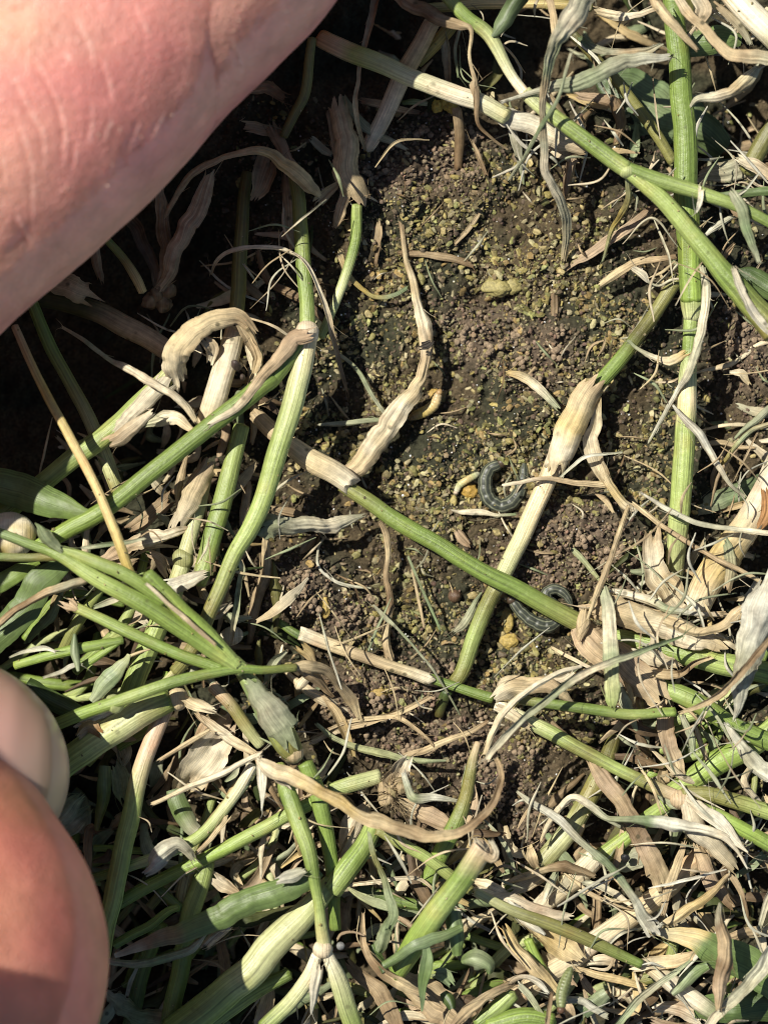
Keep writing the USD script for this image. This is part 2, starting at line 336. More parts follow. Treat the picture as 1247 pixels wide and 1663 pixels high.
# crumbs and chips lying on the soil -------------------------------------------------
def many(centres, radii, tints, squash, sd, base=ICO0, jit=.3):
    r_ = np.random.default_rng(sd); n = len(centres); b = np.array(base.vertices); f = np.array(base.faces)
    A = r_.normal(size=(n, 4)); A /= np.linalg.norm(A, axis=1, keepdims=True)
    w, x, y, z = A.T
    R = np.stack([1 - 2 * (y * y + z * z), 2 * (x * y - z * w), 2 * (x * z + y * w), 2 * (x * y + z * w), 1 - 2 * (x * x + z * z), 2 * (y * z - x * w), 2 * (x * z - y * w), 2 * (y * z + x * w), 1 - 2 * (x * x + y * y)], -1).reshape(n, 3, 3)
    v = b[None] * (1 + jit * r_.uniform(-1, 1, (n, len(b), 1))) * squash(r_, n)[:, None]
    flat = squash(r_, 1)[0, 2] < .6
    if flat:                                                          # chips lie flat, tilted a little
        yaw = r_.uniform(0, 2 * math.pi, n); tilt = r_.normal(0, .45, (n, 2))
        c_, s_ = np.cos(yaw), np.sin(yaw)
        v = np.stack([v[..., 0] * c_[:, None] - v[..., 1] * s_[:, None], v[..., 0] * s_[:, None] + v[..., 1] * c_[:, None], v[..., 2] + v[..., 0] * tilt[:, :1] + v[..., 1] * tilt[:, 1:]], -1)
    else:
        v = np.einsum('nij,nkj->nki', R, v)
    v = v * radii[:, None, None] + centres[:, None]
    t = np.repeat(tints[:, None], len(b), 1) * (1 + .25 * r_.uniform(-1, 1, (n, len(b), 1)))
    ff = (f[None] + (np.arange(n) * len(b))[:, None, None]).reshape(-1, 3)
    return dict(v=v.reshape(-1, 3), f=ff, uv=v.reshape(-1, 3)[:, :2], tint=t.reshape(-1, 3))

def scatter(n, x0, x1, y0, y1, accept, sd):
    r_ = np.random.default_rng(sd); px, py = r_.uniform(x0, x1, n), r_.uniform(y0, y1, n)
    k = r_.random(n) < accept(px, py)
    return px[k], py[k], r_
def chip_density(px, py):
    inner = np.clip(1.25 - (((px - 790) / 330) ** 2 + ((py - 760) / 520) ** 2) ** 2, 0, 1)
    f_ = fbm(np.stack([px * .011, py * .011, px * 0], -1), 3, 21)
    return np.clip(inner * (1 - .8 * brownness(px, py)) * np.clip((f_ - .34) * 4.2, .10, 1) + .08, 0, 1)
CHIP = np.array([[.27, .22, .075], [.23, .19, .06], [.31, .25, .11], [.20, .18, .06], [.29, .26, .13], [.24, .165, .06], [.17, .14, .07], [.22, .22, .075], [.15, .11, .06], [.35, .30, .17]])
def chips(n, rlo, rhi, sd, lift):
    px, py, r_ = scatter(n, 380, 1250, 150, 1450, chip_density, sd)
    c = soil_at(px, py); r = r_.uniform(rlo, rhi, len(px)) ** 1.0; c[:, 2] += r * lift + r_.uniform(0, .06, len(px))
    t = CHIP[r_.integers(0, len(CHIP), len(px))] * r_.uniform(.45, 1.08, (len(px), 1))
    return many(c, r, t, lambda q_, k: np.stack([q_.uniform(.8, 1.5, k), q_.uniform(.4, .9, k), q_.uniform(.2, .5, k)], -1), sd)
g = join([dict(chips(13500, .10, .21, 31, .25), mat='flake', smooth=False), dict(chips(52000, .025, .085, 32, .35), mat='flake', smooth=False)])
m = put('frass_crumbs', g); tag(m.GetPrim(), 'fine olive and tan crumbs of chewed leaf strewn over the soil', kind='stuff')
def grain_density(px, py):
    return np.clip(brownness(px, py) * 1.1 + .32, 0, 1)
def grains(n, rlo, rhi, sd, lift, k=0.25):
    px, py, r_ = scatter(n, 330, 1250, 150, 1500, grain_density, sd)
    c = soil_at(px, py); r = r_.uniform(rlo, rhi, len(px)); lump_ = fbm(np.column_stack([px * .05, py * .05, px * 0]), 2, 44)
    c[:, 2] += r * lift + np.clip(lump_ - .4, 0, 1) * 1.4 * brownness(px, py)
    t = np.array([.20, .147, .094]) * r_.uniform(.55, 1.2, (len(px), 1)) * (.5 + .5 * brownness(px, py))[:, None] * (1 + r_.normal(0, .05, (len(px), 3)))
    return many(c, r, t, lambda q_, kk: q_.uniform(.55, 1.15, (kk, 3)), sd, base=ICO, jit=.24)
g = join([dict(grains(26000, .045, .10, 33, .35), mat='crumb', smooth=True), dict(grains(5000, .09, .15, 34, .3), mat='crumb', smooth=True)])
m = put('soil_grains', g); tag(m.GetPrim(), 'purplish brown granules of loose soil heaped in small clods', kind='stuff')
px, py, r_ = scatter(420, 430, 1240, 180, 1400, lambda a, b: np.full_like(a, 1.0), 35)
c = soil_at(px, py); c[:, 2] += .06
g = dict(many(c, r_.uniform(.025, .055, len(px)), np.tile([.7, .7, .68], (len(px), 1)), lambda q_, k: q_.uniform(.7, 1.1, (k, 3)), 36), mat='crumb', smooth=False)
m = put('sand_grains', g); tag(m.GetPrim(), 'tiny pale glinting sand grains among the soil crumbs', kind='stuff')

# the largest chips and clods, one by one --------------------------------------------
UsdGeom.Scope.Define(stage, '/World/Looks')
def prototypes(word, n, builder):
    out = []
    for k in range(n):
        pth = f'/World/Looks/{word}_shape_{k:03d}'
        pr = stage.CreateClassPrim(pth); UsdGeom.Xform.Define(stage, pth); stage.GetPrimAtPath(pth).SetSpecifier(Sdf.SpecifierClass)
        put('chip' if word == 'frass_chip' else 'clod', builder(k), pth); out.append(pth)
    return out
def chip_shape(k):
    r_ = np.random.default_rng(900 + k)
    return lump((0, 0, 0), 1.0, CHIP[k % 8] * r_.uniform(.85, 1.15), 'flake', 900 + k, (1.15, r_.uniform(.55, .85), r_.uniform(.28, .5)), fine=True, rot=False, amp=.55)
def clod_shape(k):
    r_ = np.random.default_rng(700 + k)
    parts = [lump(r_.normal(0, .55, 3) * (1, 1, .6), r_.uniform(.3, .55), np.array([.215, .16, .105]) * r_.uniform(.75, 1.15), 'crumb', 700 + 20 * k + j, amp=.4) for j in range(9)]
    return join(parts)
MARKS = [(800, 800, 'around the U curled caterpillar'), (870, 1010, 'around the caterpillar under the diagonal stem'), (640, 640, 'around the long twisted dry leaf'), (820, 460, 'around the ringed flat pellet on the upper soil'),
         (700, 300, 'below the whitish stem near the top'), (930, 320, 'under the forked green stem'), (1010, 460, 'beside the olive upper stem of the pale joint'), (880, 620, 'above the thick tan joint sheath'), (1040, 650, 'between the tan joint and the tall upright stem'),
         (1190, 600, 'beyond the tall upright stem'), (560, 520, 'beside the upper stem of the fork'), (500, 950, 'around the lone brown clod'), (640, 960, 'around the upright tan root strand'), (780, 950, 'beside the pale stem below the diagonal stem'),
         (960, 880, 'under the star shaped straw scrap'), (600, 1120, 'below the creeping dry runner'), (760, 1060, 'above the creeping green runner'), (700, 1210, 'among the tan straws of the lower soil'), (860, 1360, 'beside the shiny olive stem at the bottom')]
def strew(word, protos, spots, label0, cat, group0, sd):
    r_ = np.random.default_rng(sd)
    for px, py, r in spots:
        where = min(MARKS, key=lambda m: (m[0] - px) ** 2 + (m[1] - py) ** 2)[2]; label, group = f'{label0} {where}', f'{group0} {where}'
        c = soil_at(px, py)[0]; pth = numbered('/World', word)
        x = UsdGeom.Xform.Define(stage, pth); x.AddTranslateOp().Set(Gf.Vec3d(*((c + [0, 0, r * .45]) * MM))); x.AddRotateXYZOp().Set(Gf.Vec3f(float(r_.normal(0, 18)), float(r_.normal(0, 18)), float(r_.uniform(0, 360)))); s = r * MM / MM
        x.AddScaleOp().Set(Gf.Vec3f(s, s, s)); x.GetPrim().GetReferences().AddInternalReference(protos[r_.integers(0, len(protos))]); x.GetPrim().SetInstanceable(True)
        tag(x.GetPrim(), label, cat, group)
r_ = np.random.default_rng(55)
px, py, _ = scatter(1500, 450, 1160, 230, 1180, chip_density, 56)
spots = []
for a, b in zip(px, py):
    if len(spots) < 230 and all((a - q_[0]) ** 2 + (b - q_[1]) ** 2 > 240 for q_ in spots): spots.append((a, b, r_.uniform(.13, .24)))
strew('frass_chip', prototypes('frass_chip', 14, chip_shape), spots, 'olive chip of chewed leaf', 'chip', 'olive chips', 57)
spots = []
for cx, cy, rx, ry in BROWN:
    for _ in range(6): spots.append((cx + rx * r_.uniform(-.9, .9), cy + ry * r_.uniform(-.9, .9), r_.uniform(.2, .36)))
strew('soil_clod', prototypes('soil_clod', 8, clod_shape), spots, 'small brown soil clod', 'clod', 'brown clods', 58)
# three big pellets that stand out
def on_soil(px, py, r, col, sd, squash=(1.2, .8, .6), mat='flake', lift=.4, amp=.45):
    c = soil_at(px, py)[0]; c[2] += r * lift
    return lump(c, r, col, mat, sd, squash, fine=2, rot=False, amp=amp)
thing('frass_pellet', 'pellet', 'wrinkled ochre pellet with a crease, below the tail of the lower caterpillar', on_soil(826, 1042, .42, np.array([.30, .22, .06]), 801, (1.1, 1.0, .6)))
thing('frass_pellet', 'pellet', 'oblong ochre pellet just beside the head end of the lower caterpillar', on_soil(824, 1008, .42, np.array([.28, .21, .06]), 802, (.8, 1.25, .6)))
thing('frass_pellet', 'pellet', 'round amber pellet cradled by the small pale larva', on_soil(763, 797, .36, np.array([.32, .2, .04]), 803, (1.1, .95, .8)))
thing('frass_pellet', 'pellet', 'large flat olive pellet with ringed face, upper centre of the bare soil', on_soil(806, 466, .6, np.array([.25, .215, .08]), 804, (1.1, .8, .5), lift=.6))
thing('frass_pellet', 'pellet', 'olive pellet stuck to the larger ringed pellet', on_soil(832, 464, .45, np.array([.24, .205, .075]), 805, (.9, 1, .6), lift=.6))
thing('frass_pellet', 'pellet', 'rust and olive crumb on the clod ridge beneath the creeping dry runner', on_soil(615, 1128, .36, np.array([.27, .19, .06]), 806))
thing('frass_pellet', 'pellet', 'curved ochre crumb beside the lone brown clod in the middle soil', on_soil(528, 985, .42, np.array([.33, .24, .07]), 807, (.6, 1.2, .6)))
thing('frass_pellet', 'pellet', 'amber pellet next to the brown larva under the twisted dry leaf', on_soil(708, 640, .36, np.array([.3, .2, .05]), 808))
thing('wet_bead', 'bead', 'shiny dark brown bead by the creased crumbs beneath the thick diagonal stem', on_soil(738, 968, .32, np.array([.10, .06, .035]), 809, (1, 1, .9), 'stem', amp=.08))
thing('yellow_moss_tuft', 'moss', 'tiny mustard yellow moss tuft under the white stem near the top', join([on_soil(724 + a, 172 + b, .3, np.array([.36, .27, .05]), 810 + a, (1, 1, .8), lift=3) for a, b in ((0, 0), (-14, 3), (9, 6), (4, -7))]))
thing('pale_bead', 'seed', 'pale round seed beside the slim upright stem above the crossing runners', lump(P(376., 1033., 1.5), .5, np.array([.42, .38, .27]), 'stem', 812, (1, 1.15, .9), fine=2, amp=.1))
thing('olive_bead', 'seed', 'large round mottled olive seed at the picture edge above the forked runner', lump(P(17., 868., 4.2), 1.05, 'pale>olive>cream>yellow>pale', 'stem', 813, (1.2, 1, .9), fine=2, rot=False, amp=.12))

# ------------------------------------------------------------------ larvae
def larva(spec, z, r, kind, sd, girth=None):
    """body with ring folds, head capsule and rows of short legs"""
    p, rad, t, L = path(spec, z, 1.2); T, B, N = frames(p)
    n = len(p); m = 80; a = np.linspace(0, 2 * math.pi, m + 1)
    prof = np.interp(t, [0, .05, .14, .3, .6, .85, .95, 1], [.68, .78, .88, 1, 1, .86, .66, .38])
    seg = 1 - .07 * np.abs(np.cos(t * math.pi * 12)) ** 6 + .02 * np.sin(t * 75)
    rr = rad * prof * seg
    V = p[:, None] + rr[:, None, None] * (-np.cos(a)[None, :, None] * N[:, None] * .9 + np.sin(a)[None, :, None] * B[:, None])
    ang = (a - math.pi) / math.pi                                     # 0 on the back, +-1 on the belly
    if kind == 'dark':
        back, line, side = np.array([.034, .039, .030]), np.array([.21, .22, .145]), np.array([.052, .060, .040])
        w = np.zeros((n, m + 1))
        for c0, s_, k in ((0, .022, .55), (.22, .03, .8), (-.22, .03, .8), (.42, .035, .95), (-.42, .035, .95), (.58, .03, .6), (-.58, .03, .6)):
            w = np.maximum(w, k * np.exp(-((ang[None] - c0 - .012 * np.sin(t * 60)[:, None]) / s_) ** 2))
        base = np.where((np.abs(ang) > .5)[None, :, None], side, back) * (1 + .5 * (fbm(V * 4, 3, sd)[..., None] - .5))
        tint = base * (1 - w[..., None]) + line * w[..., None]
    elif kind == 'green':
        base = np.array([.125, .14, .055]) * (1 + .3 * (fbm(V * 3, 2, sd)[..., None] - .5)); w = np.zeros((n, m + 1))
        for c0 in (-.35, 0, .35): w = np.maximum(w, .55 * np.exp(-((ang[None] - c0) / .05) ** 2) + 0 * t[:, None])
        tint = base * (1 - w[..., None]) + np.array([.24, .27, .15]) * w[..., None]
    else:
        tint = ramp('cream>pale>ystraw>pale>grey' if kind == 'pale' else 'tan>ystraw>yellow>brown', np.clip(t[:, None] + .2 * (fbm(V * 2, 2, sd) - .5), 0, 1)) * .8
    v = V.reshape(-1, 3); f = grid_faces(n, m + 1); f = np.vstack([f[:, [0, 1, 2]], f[:, [0, 2, 3]]])
    tint = tint.reshape(-1, 3); uv = np.stack(np.broadcast_arrays(a[None] * .1 + sd, (t * L)[:, None]), -1).reshape(-1, 2)
    for k in (0, n - 1):
        c = len(v); v = np.vstack([v, p[k] + T[k] * rr[k] * (.8 if k else -.8)]); uv = np.vstack([uv, uv[k * (m + 1)]]); tint = np.vstack([tint, tint[k * (m + 1) + m // 2]])
        i = np.arange(m) + k * (m + 1); tri = np.stack([i, i + 1, np.full(m, c)], -1); f = np.vstack([f, tri if k else tri[:, ::-1]])
    body = dict(v=v, f=f[:, ::-1], uv=uv, tint=tint, mat='skin_larva', smooth=True)
    hc = {'dark': np.array([.05, .035, .022]), 'green': np.array([.09, .05, .03]), 'pale': np.array([.42, .34, .25]), 'tan': np.array([.3, .19, .08])}[kind]
    head = lump(p[0] - T[0] * rr[0] * .55, rr[0] * 1.08, hc, 'skin_larva', sd + 3, (1, 1, .9), fine=True, amp=.08)
    eyes = [lump(p[0] - T[0] * rr[0] * 1.5 + B[0] * s_ * rr[0] * .8 + N[0] * rr[0] * .5, rr[0] * .28, np.array([.02, .015, .012]), 'skin_larva', sd + 4, amp=.02) for s_ in (-1, 1)]
    legs = []
    for u in (.10, .15, .2, .52, .6, .68, .76, .95):
        k = int(u * (n - 1))
        for s_ in (-1, 1): legs.append(('leg', lump(p[k] + B[k] * s_ * rr[k] * .55 - N[k] * rr[k] * .85, rr[k] * .3, tint[(k * (m + 1))] * .9, 'skin_larva', sd + k, (.8, .8, 1.5), rot=False, amp=.1)))
    return [('body', body), ('head', head, ('eye', eyes[0]), ('eye', eyes[1]))] + legs
M['skin_larva'] = look('caterpillar_skin', (30, 3), .2, .42, .15, 0, 0, .35, 8000, .3, dist=2e-5)
gz = float(soil_at(815, 800)[0, 2])
thing('caterpillar', 'caterpillar', 'dark green striped caterpillar curled in a U beside the pale dry stem', *larva('810,754,12.5;795,762;788,780;790,803;801,817;817,822;834,813;845,796;850,776;851,752,9', [gz + .55, gz + .5, gz + .5], 1, 'dark', 41))
gz = float(soil_at(880, 990)[0, 2])
thing('caterpillar', 'caterpillar', 'dark blue grey striped caterpillar curling beneath the end of the thick diagonal stem', *larva('833,978,12;848,996;866,1010;888,1017;905,1008,10;906,990;890,975;888,962;903,957;919,967;928,984,8', [gz + .6, gz + .55, gz + .5, gz + .5, gz + .6], 1, 'dark', 42))
thing('caterpillar', 'caterpillar', 'olive green caterpillar with a brown head hanging among the straw at the bottom edge', *larva('911,1637,10;912,1615;918,1595;927,1572,8', [4.6, 4.4, 4.0], 1, 'green', 43))
gz = float(soil_at(755, 785)[0, 2])
thing('small_larva', 'larva', 'small pale yellow larva arched over an amber pellet', *larva('741,798,6;746,788;757,780;770,773;778,768,5.5', [gz + .3, gz + .5, gz + .3], 1, 'pale', 44))
gz = float(soil_at(690, 668)[0, 2])
thing('small_larva', 'larva', 'tan larva half hidden under the twisted dry leaf', *larva('712,640,9;706,655;694,666;676,674;664,680,7', [gz + .5, gz + .5, gz + .4], 1, 'tan', 45))

# ------------------------------------------------------------------ the hand: index finger along the top, thumb at the lower side
def Pz(x, y, z): return P(float(x), float(y), float(z))
def chain(js):
    out = []
    for (a, ra), (b, rb) in zip(js[:-1], js[1:]):
        A, B = (m3.Manifold.sphere(r, 40).translate(tuple(map(float, c))) for c, r in ((a, ra), (b, rb)))
        out.append(m3.Manifold.batch_hull([A, B]))
    return out
AX = lambda d, off=0.0, z=9.4: Pz(74 + d * -.7133 + off * -.7009, 65 + d * .7009 + off * -.7133, z)
bones = []
bones += chain([(AX(-610, 0, 8.2), 6.7), (AX(-480, 0, 8.6), 7.6), (AX(-300, 0, 9.0), 8.3), (AX(-125, 0, 9.2), 8.25), (AX(60, 0, 9.4), 8.6), (AX(180, 0, 9.4), 8.5), (AX(330, 0, 9.5), 8.1), (AX(560, 5, 10), 8.3), (AX(760, 10, 11.5), 9.0), (AX(1300, 20, 15), 9.4), (AX(1900, 60, 30), 11.5)])
# middle, ring and little finger are curled beside the palm, out of the picture
bones += chain([(Pz(-1500, 1750, 48), 11), (Pz(-470, 1790, 40), 8.4), (Pz(-640, 1900, 24), 7.6), (Pz(-1000, 1930, 19), 6.9)])
bones += chain([(AX(2050, 1300, 50), 10.5), (AX(900, 1850, 44), 8.2), (AX(1050, 1780, 27), 7.4), (AX(1500, 1650, 22), 6.6)])
bones += chain([(AX(2050, 1780, 48), 9.5), (AX(1250, 2350, 42), 7), (AX(1400, 2280, 28), 6.4), (AX(1750, 2150, 24), 5.8)])
palm = [(AX(1900, 60, 30), 11.5), (AX(1950, 600, 50), 11.5), (AX(1950, 1150, 50), 11), (AX(1950, 1680, 48), 9.5), (AX(3900, 300, 55), 13), (AX(3900, 1300, 55), 12.5), (AX(2900, -350, 34), 12)]
bones.append(m3.Manifold.batch_hull([m3.Manifold.sphere(r, 32).translate(tuple(map(float, c))) for c, r in palm]))
bones += chain([(AX(3900, 800, 55), 15), (AX(6500, 800, 66), 18)])
TH = [(Pz(-150, 1392, 9.2), 6.8), (Pz(-160, 1470, 11.2), 8.0), (Pz(-160, 1560, 12.6), 9.3), (Pz(-205, 1650, 12.4), 8.9), (Pz(-330, 1850, 14), 8.8), (Pz(-800, 2200, 24), 9.8), (AX(2900, -350, 34), 12)]
bones += chain(TH)
hand = m3.Manifold.batch_boolean(bones, m3.OpType.Add).refine_to_length(0.75)
mm_ = hand.to_mesh(); hm = trimesh.Trimesh(mm_.vert_properties[:, :3], mm_.tri_verts, process=True)
trimesh.smoothing.filter_taubin(hm, lamb=.5, nu=.52, iterations=26)
for lv in range(3):
    cen = hm.triangles_center; s_ = PX * (H - cen[:, 2]) / H; cx, cy = cen[:, 0] / s_ + 623.5, 831.5 - cen[:, 1] / s_
    sel = np.nonzero((cx > -60 + 30 * lv) & (cx < 640 - 60 * lv) & (cy > -60 + 30 * lv) & (cy < 640 - 60 * lv) & (hm.face_normals[:, 2] > -.1 + .1 * lv))[0]
    v_, f_ = trimesh.remesh.subdivide(hm.vertices, hm.faces, sel); hm = trimesh.Trimesh(v_, f_, process=True)
hv, hn = np.array(hm.vertices), np.array(hm.vertex_normals)
s_ = PX * (H - hv[:, 2]) / H; hx, hy = hv[:, 0] / s_ + 623.5, 831.5 - hv[:, 1] / s_
LINES = np.zeros(len(hv))
def crease(pts, width, depth):
    c = catmull(np.array(pts, float), 60); d = np.full(len(hv), 1e9)
    k = np.nonzero((hx > c[:, 0].min() - 60) & (hx < c[:, 0].max() + 60) & (hy > c[:, 1].min() - 60) & (hy < c[:, 1].max() + 60) & (hn[:, 2] > -.2))[0]
    if not len(k): return
    dd = np.hypot(hx[k, None] - c[None, :, 0], hy[k, None] - c[None, :, 1]); j = dd.argmin(1); dmin = dd[np.arange(len(k)), j]
    if width == 3: LINES[k] = np.maximum(LINES[k], np.clip(np.minimum(j, 59 - j) / 12, 0, 1) * np.exp(-(dmin / 1.9) ** 2) * np.clip(fbm(hv[k] * 3, 2, 66) * 2.2 - .5, 0, 1))
    fade = np.clip(np.minimum(j, 59 - j) / 14, .0, 1) if abs(depth) < .2 else np.clip(np.minimum(j, 59) / 8, .2, 1)
    hv[k] -= hn[k] * ((depth if depth > .3 else depth * .6) * fade * np.exp(-(dmin / width) ** 2))[:, None]
hv += hn * (.10 * (fbm(hv * .35, 2, 61) - .5) + .035 * (fbm(hv * 2.2, 3, 62) - .5))[:, None]
crease([(348, -30), (345, 60), (352, 115), (355, 165), (352, 230)], 20, .2); crease([(346, -30), (343, 60), (351, 115), (354, 165), (350, 230)], 4, .1)
crease([(20, 380), (50, 410), (80, 440), (100, 475)], 34, .2); crease([(-40, 10), (30, 18), (60, -10)], 8, .12)
for pts, w_, d_ in [([(5, 105), (30, 150), (50, 190), (68, 225), (67, 300)], 5, .10), ([(45, 85), (70, 125), (90, 165), (103, 220), (97, 285)], 5, .11), ([(78, 58), (98, 80), (112, 104)], 4, .07), ([(160, 92), (172, 125), (180, 168)], 4, .07),
                     ([(15, 165), (32, 215), (46, 258), (50, 310), (50, 385)], 5, .08), ([(122, 228), (117, 278)], 4, .07), ([(178, 190), (164, 232)], 4, .06), ([(226, 195), (203, 252)], 4, .06), ([(265, 180), (240, 230)], 4, .05), ([(115, 20), (140, 70), (150, 110)], 4, .06),
                     ([(20, 340), (35, 375), (60, 410)], 4, .09), ([(145, 150), (146, 200), (138, 240)], 4, .06), ([(0, 250), (8, 300)], 4, .06), ([(60, 45), (95, 62), (120, 60)], 4, .06), ([(215, 0), (225, 30), (240, 60)], 4, .05), ([(370, 60), (385, 95), (388, 130)], 4, .05)]:
    crease(pts, w_, d_)
    crease([(a + 5, b - 1) for a, b in pts], 3, -d_ * .7)
rosy = np.clip((fbm(hv * .16, 3, 71) - .38) * 3.2, 0, 1)[:, None]
ht = np.array([.60, .30, .22]) * (1 - rosy) + np.array([.57, .215, .185]) * rosy
kn = np.exp(-(((hx + 10) / 120) ** 2 + ((hy - 40) / 70) ** 2))[:, None]; ht = ht * (1 - .6 * kn) + np.array([.46, .29, .17]) * .6 * kn
kn = np.exp(-(((hx - 30) / 80) ** 2 + ((hy - 1290) / 60) ** 2))[:, None]; ht = ht * (1 - .45 * kn) + np.array([.42, .24, .12]) * .45 * kn
ht = ht * np.where((hy > 1150)[:, None], np.array([.97, .80, .70]), 1.0)
ht = ht * (1 + .22 * (fbm(hv * 1.3, 3, 73)[:, None] - .5)) * (1 + .26 * (fbm(hv * 5, 3, 74)[:, None] - .5))
ht = ht + (np.array([.74, .55, .46]) - ht) * .42 * LINES[:, None]
M['skin'] = usdkit.material(stage, '/World/Looks/skin', {
    't': ('attribute', {'attribute': 'tint'}), 'geo': ('geometry', {}),
    'n1': ('noise_texture', {'scale': 5200.0, 'detail': 4.0}), 'v1': ('voronoi_texture', {'scale': 6500.0}), 'n2': ('noise_texture', {'scale': 700.0, 'detail': 3.0}),
    'h': ('math', {'math_type': 'multiply_add', 'value2': .6}), 'r': ('map_range', {'from_min': .3, 'from_max': .7, 'to_min': .88, 'to_max': 1.12}), 'x': ('combine_xyz', {}),
    'c': ('mix', {'mix_type': 'multiply', 'fac': 1.0}), 'b': ('bump', {'strength': 1.0, 'distance': 9e-5}), 'ro': ('map_range', {'from_min': .3, 'from_max': .7, 'to_min': .33, 'to_max': .5}),
    'p': ('principled_bsdf', {'specular_ior_level': .5, 'subsurface_weight': .35, 'subsurface_radius': (1.0, .35, .18), 'subsurface_scale': .001})},
    [('geo.position', 'n1.vector'), ('geo.position', 'v1.vector'), ('geo.position', 'n2.vector'), ('v1.distance', 'h.value1'), ('n1.fac', 'h.value3'), ('h.value', 'b.height'), ('b.normal', 'p.normal'),
     ('n2.fac', 'r.value'), ('r.result', 'x.x'), ('r.result', 'x.y'), ('r.result', 'x.z'), ('t.color', 'c.color1'), ('x.vector', 'c.color2'), ('c.color', 'p.base_color'), ('n2.fac', 'ro.value'), ('ro.result', 'p.roughness')], surface='p.BSDF')
M['nail'] = usdkit.material(stage, '/World/Looks/nail', {
    't': ('attribute', {'attribute': 'tint'}), 'geo': ('geometry', {}), 'n1': ('noise_texture', {'scale': 900.0, 'detail': 3.0}), 'b': ('bump', {'strength': .15, 'distance': 3e-5}),
    'p': ('principled_bsdf', {'roughness': .33, 'specular_ior_level': .5, 'coat_weight': .2, 'coat_roughness': .3, 'subsurface_weight': .25, 'subsurface_radius': (1, .5, .3), 'subsurface_scale': .0008})},
    [('geo.position', 'n1.vector'), ('n1.fac', 'b.height'), ('b.normal', 'p.normal'), ('t.color', 'p.base_color')], surface='p.BSDF')
nb = trimesh.creation.icosphere(5, 1.0); nv = np.array(nb.vertices)
nv = nv * np.array([7.5, 5.9, 5.4]) + Pz(-150, 1255, 7.6)
nt = np.full((len(nv), 1), 1.0) * np.array([.36, .225, .18]); e_ = np.clip((np.linalg.norm((nv - Pz(-150, 1255, 7.6)) / [7.5, 5.9, 5.4] * [1, 1, 0], axis=1) - .55) / .45, 0, 1)[:, None]
nt = nt * (1 - e_) + np.array([.33, .245, .16]) * e_
nt = nt * (1 + .14 * (fbm(np.column_stack([nv[:, 0] * 2.5, nv[:, 1] * .25, nv[:, 2] * .2]), 3, 77)[:, None] - .5))
pk_ = np.exp(-(((nv[:, 0] - P(0., 1150., 9.)[0]) / 3.0) ** 2 + ((nv[:, 1] - P(0., 1150., 9.)[1]) / 3) ** 2))[:, None]; nt = nt * (1 - .6 * pk_) + np.array([.45, .22, .19]) * .6 * pk_
nv = nv + (nv - Pz(-150, 1255, 7.6)) * (.012 * (fbm(np.column_stack([nv[:, 0] * 1.6, nv[:, 1] * .2, nv[:, 2] * .1]), 2, 78) - .5))[:, None]
nail = dict(v=nv, f=np.array(nb.faces), uv=nv[:, :2], tint=nt, mat='nail', smooth=True)
r_ = np.random.default_rng(81); dust = []
vis = np.nonzero((hx > 0) & (hx < 520) & (hy > 0) & (hy < 450) & (hn[:, 2] > .3))[0]
for k in r_.choice(vis, 60, replace=False): dust.append(lump(hv[k] + hn[k] * .02, r_.uniform(.015, .04), np.array([.55, .42, .33]), 'flake', int(k) % 997))
thing('person', 'person', 'bare hand parting the grass, index finger above and thumb below', ('hand', dict(v=hv, f=np.array(hm.faces), uv=hv[:, :2], tint=ht, mat='skin', smooth=True), ('dust_speck', join(dust))), ('thumbnail', nail))
stage.GetPrimAtPath('/World/person/hand/dust_speck').SetCustomDataByKey('kind', 'stuff')

# ------------------------------------------------------------------ grass stems (radius in photograph pixels) with their sheaths and blades as parts
T_, R_ = tube, ribbon
S = lambda name, label, *parts, cat='grass stem', **k: thing(name, cat, label, *parts, **k)
def node(x, y, z, r, col='pale>olive'): return lump(P(float(x), float(y), z), r * PX, col, 'stem', int(x + y), (1.15, 1.15, 1.0), fine=True, amp=.15)

def hairy(x, y, z, r):
    r_ = np.random.default_rng(x); c = P(float(x), float(y), z)
    g = join([lump(c + r_.normal(0, .3, 3) * (1, 1.5, .4), r * PX * r_.uniform(.45, .8), 'olive>tan>dolive', 'dry', x + k, fine=True, amp=.6) for k in range(6)])
    for _ in range(70):
        d = r_.normal(0, 1, 3); d[2] = abs(d[2]); d /= np.linalg.norm(d)
        v, f, t = filament(c + d * r * PX * np.array([.7, 1.2, .6]), d, np.array([0, 0, 1.0]), r_.uniform(.3, .8), r_.uniform(.03, .06), np.array(C['tan']) * r_.uniform(.4, 1.0), r_)
        g['f'] = np.vstack([g['f'], f + len(g['v'])]); g['v'] = np.vstack([g['v'], v]); g['uv'] = np.vstack([g['uv'], v[:, :2]]); g['tint'] = np.vstack([g['tint'], t])
    return g

S('grass_stalk', 'forked green stem with a shiny cream highlighted joint, crossing the middle of the picture',
  ('stem', T_('497,542,20;480,640,20;450,740,19;410,850,17;380,905,15;345,990,14;305,1066,13;284,1092,12', [3.6, 4.2, 4.2, 3.6], 'straw>pale@.1>lgreen@.3>lgreen@.6>olive@.8>olive')),
  ('side_stem', T_('488,552,15;440,612,18;420,628,18;303,720,17;175,824,17;110,862,16;60,892,14', [3.8, 4.4, 4.6, 4.4], 'green>green@.6>bright')),
  ('upper_stem', T_('499,535,15;495,470,14;490,400,14;487,330,13;478,285,12', [3.4, 2.6, 1.6], 'lgreen>green@.3>olive')),
  ('node', node(499, 540, 3.7, 17, 'cream>pink')),
  ('sheath', R_('505,540,26;470,556,26;440,590,20;395,650,14;340,690,8', [4.6, 4.7, 5.0, 5.0], 'pink>tan>cream', 'dry', wrap=110)))
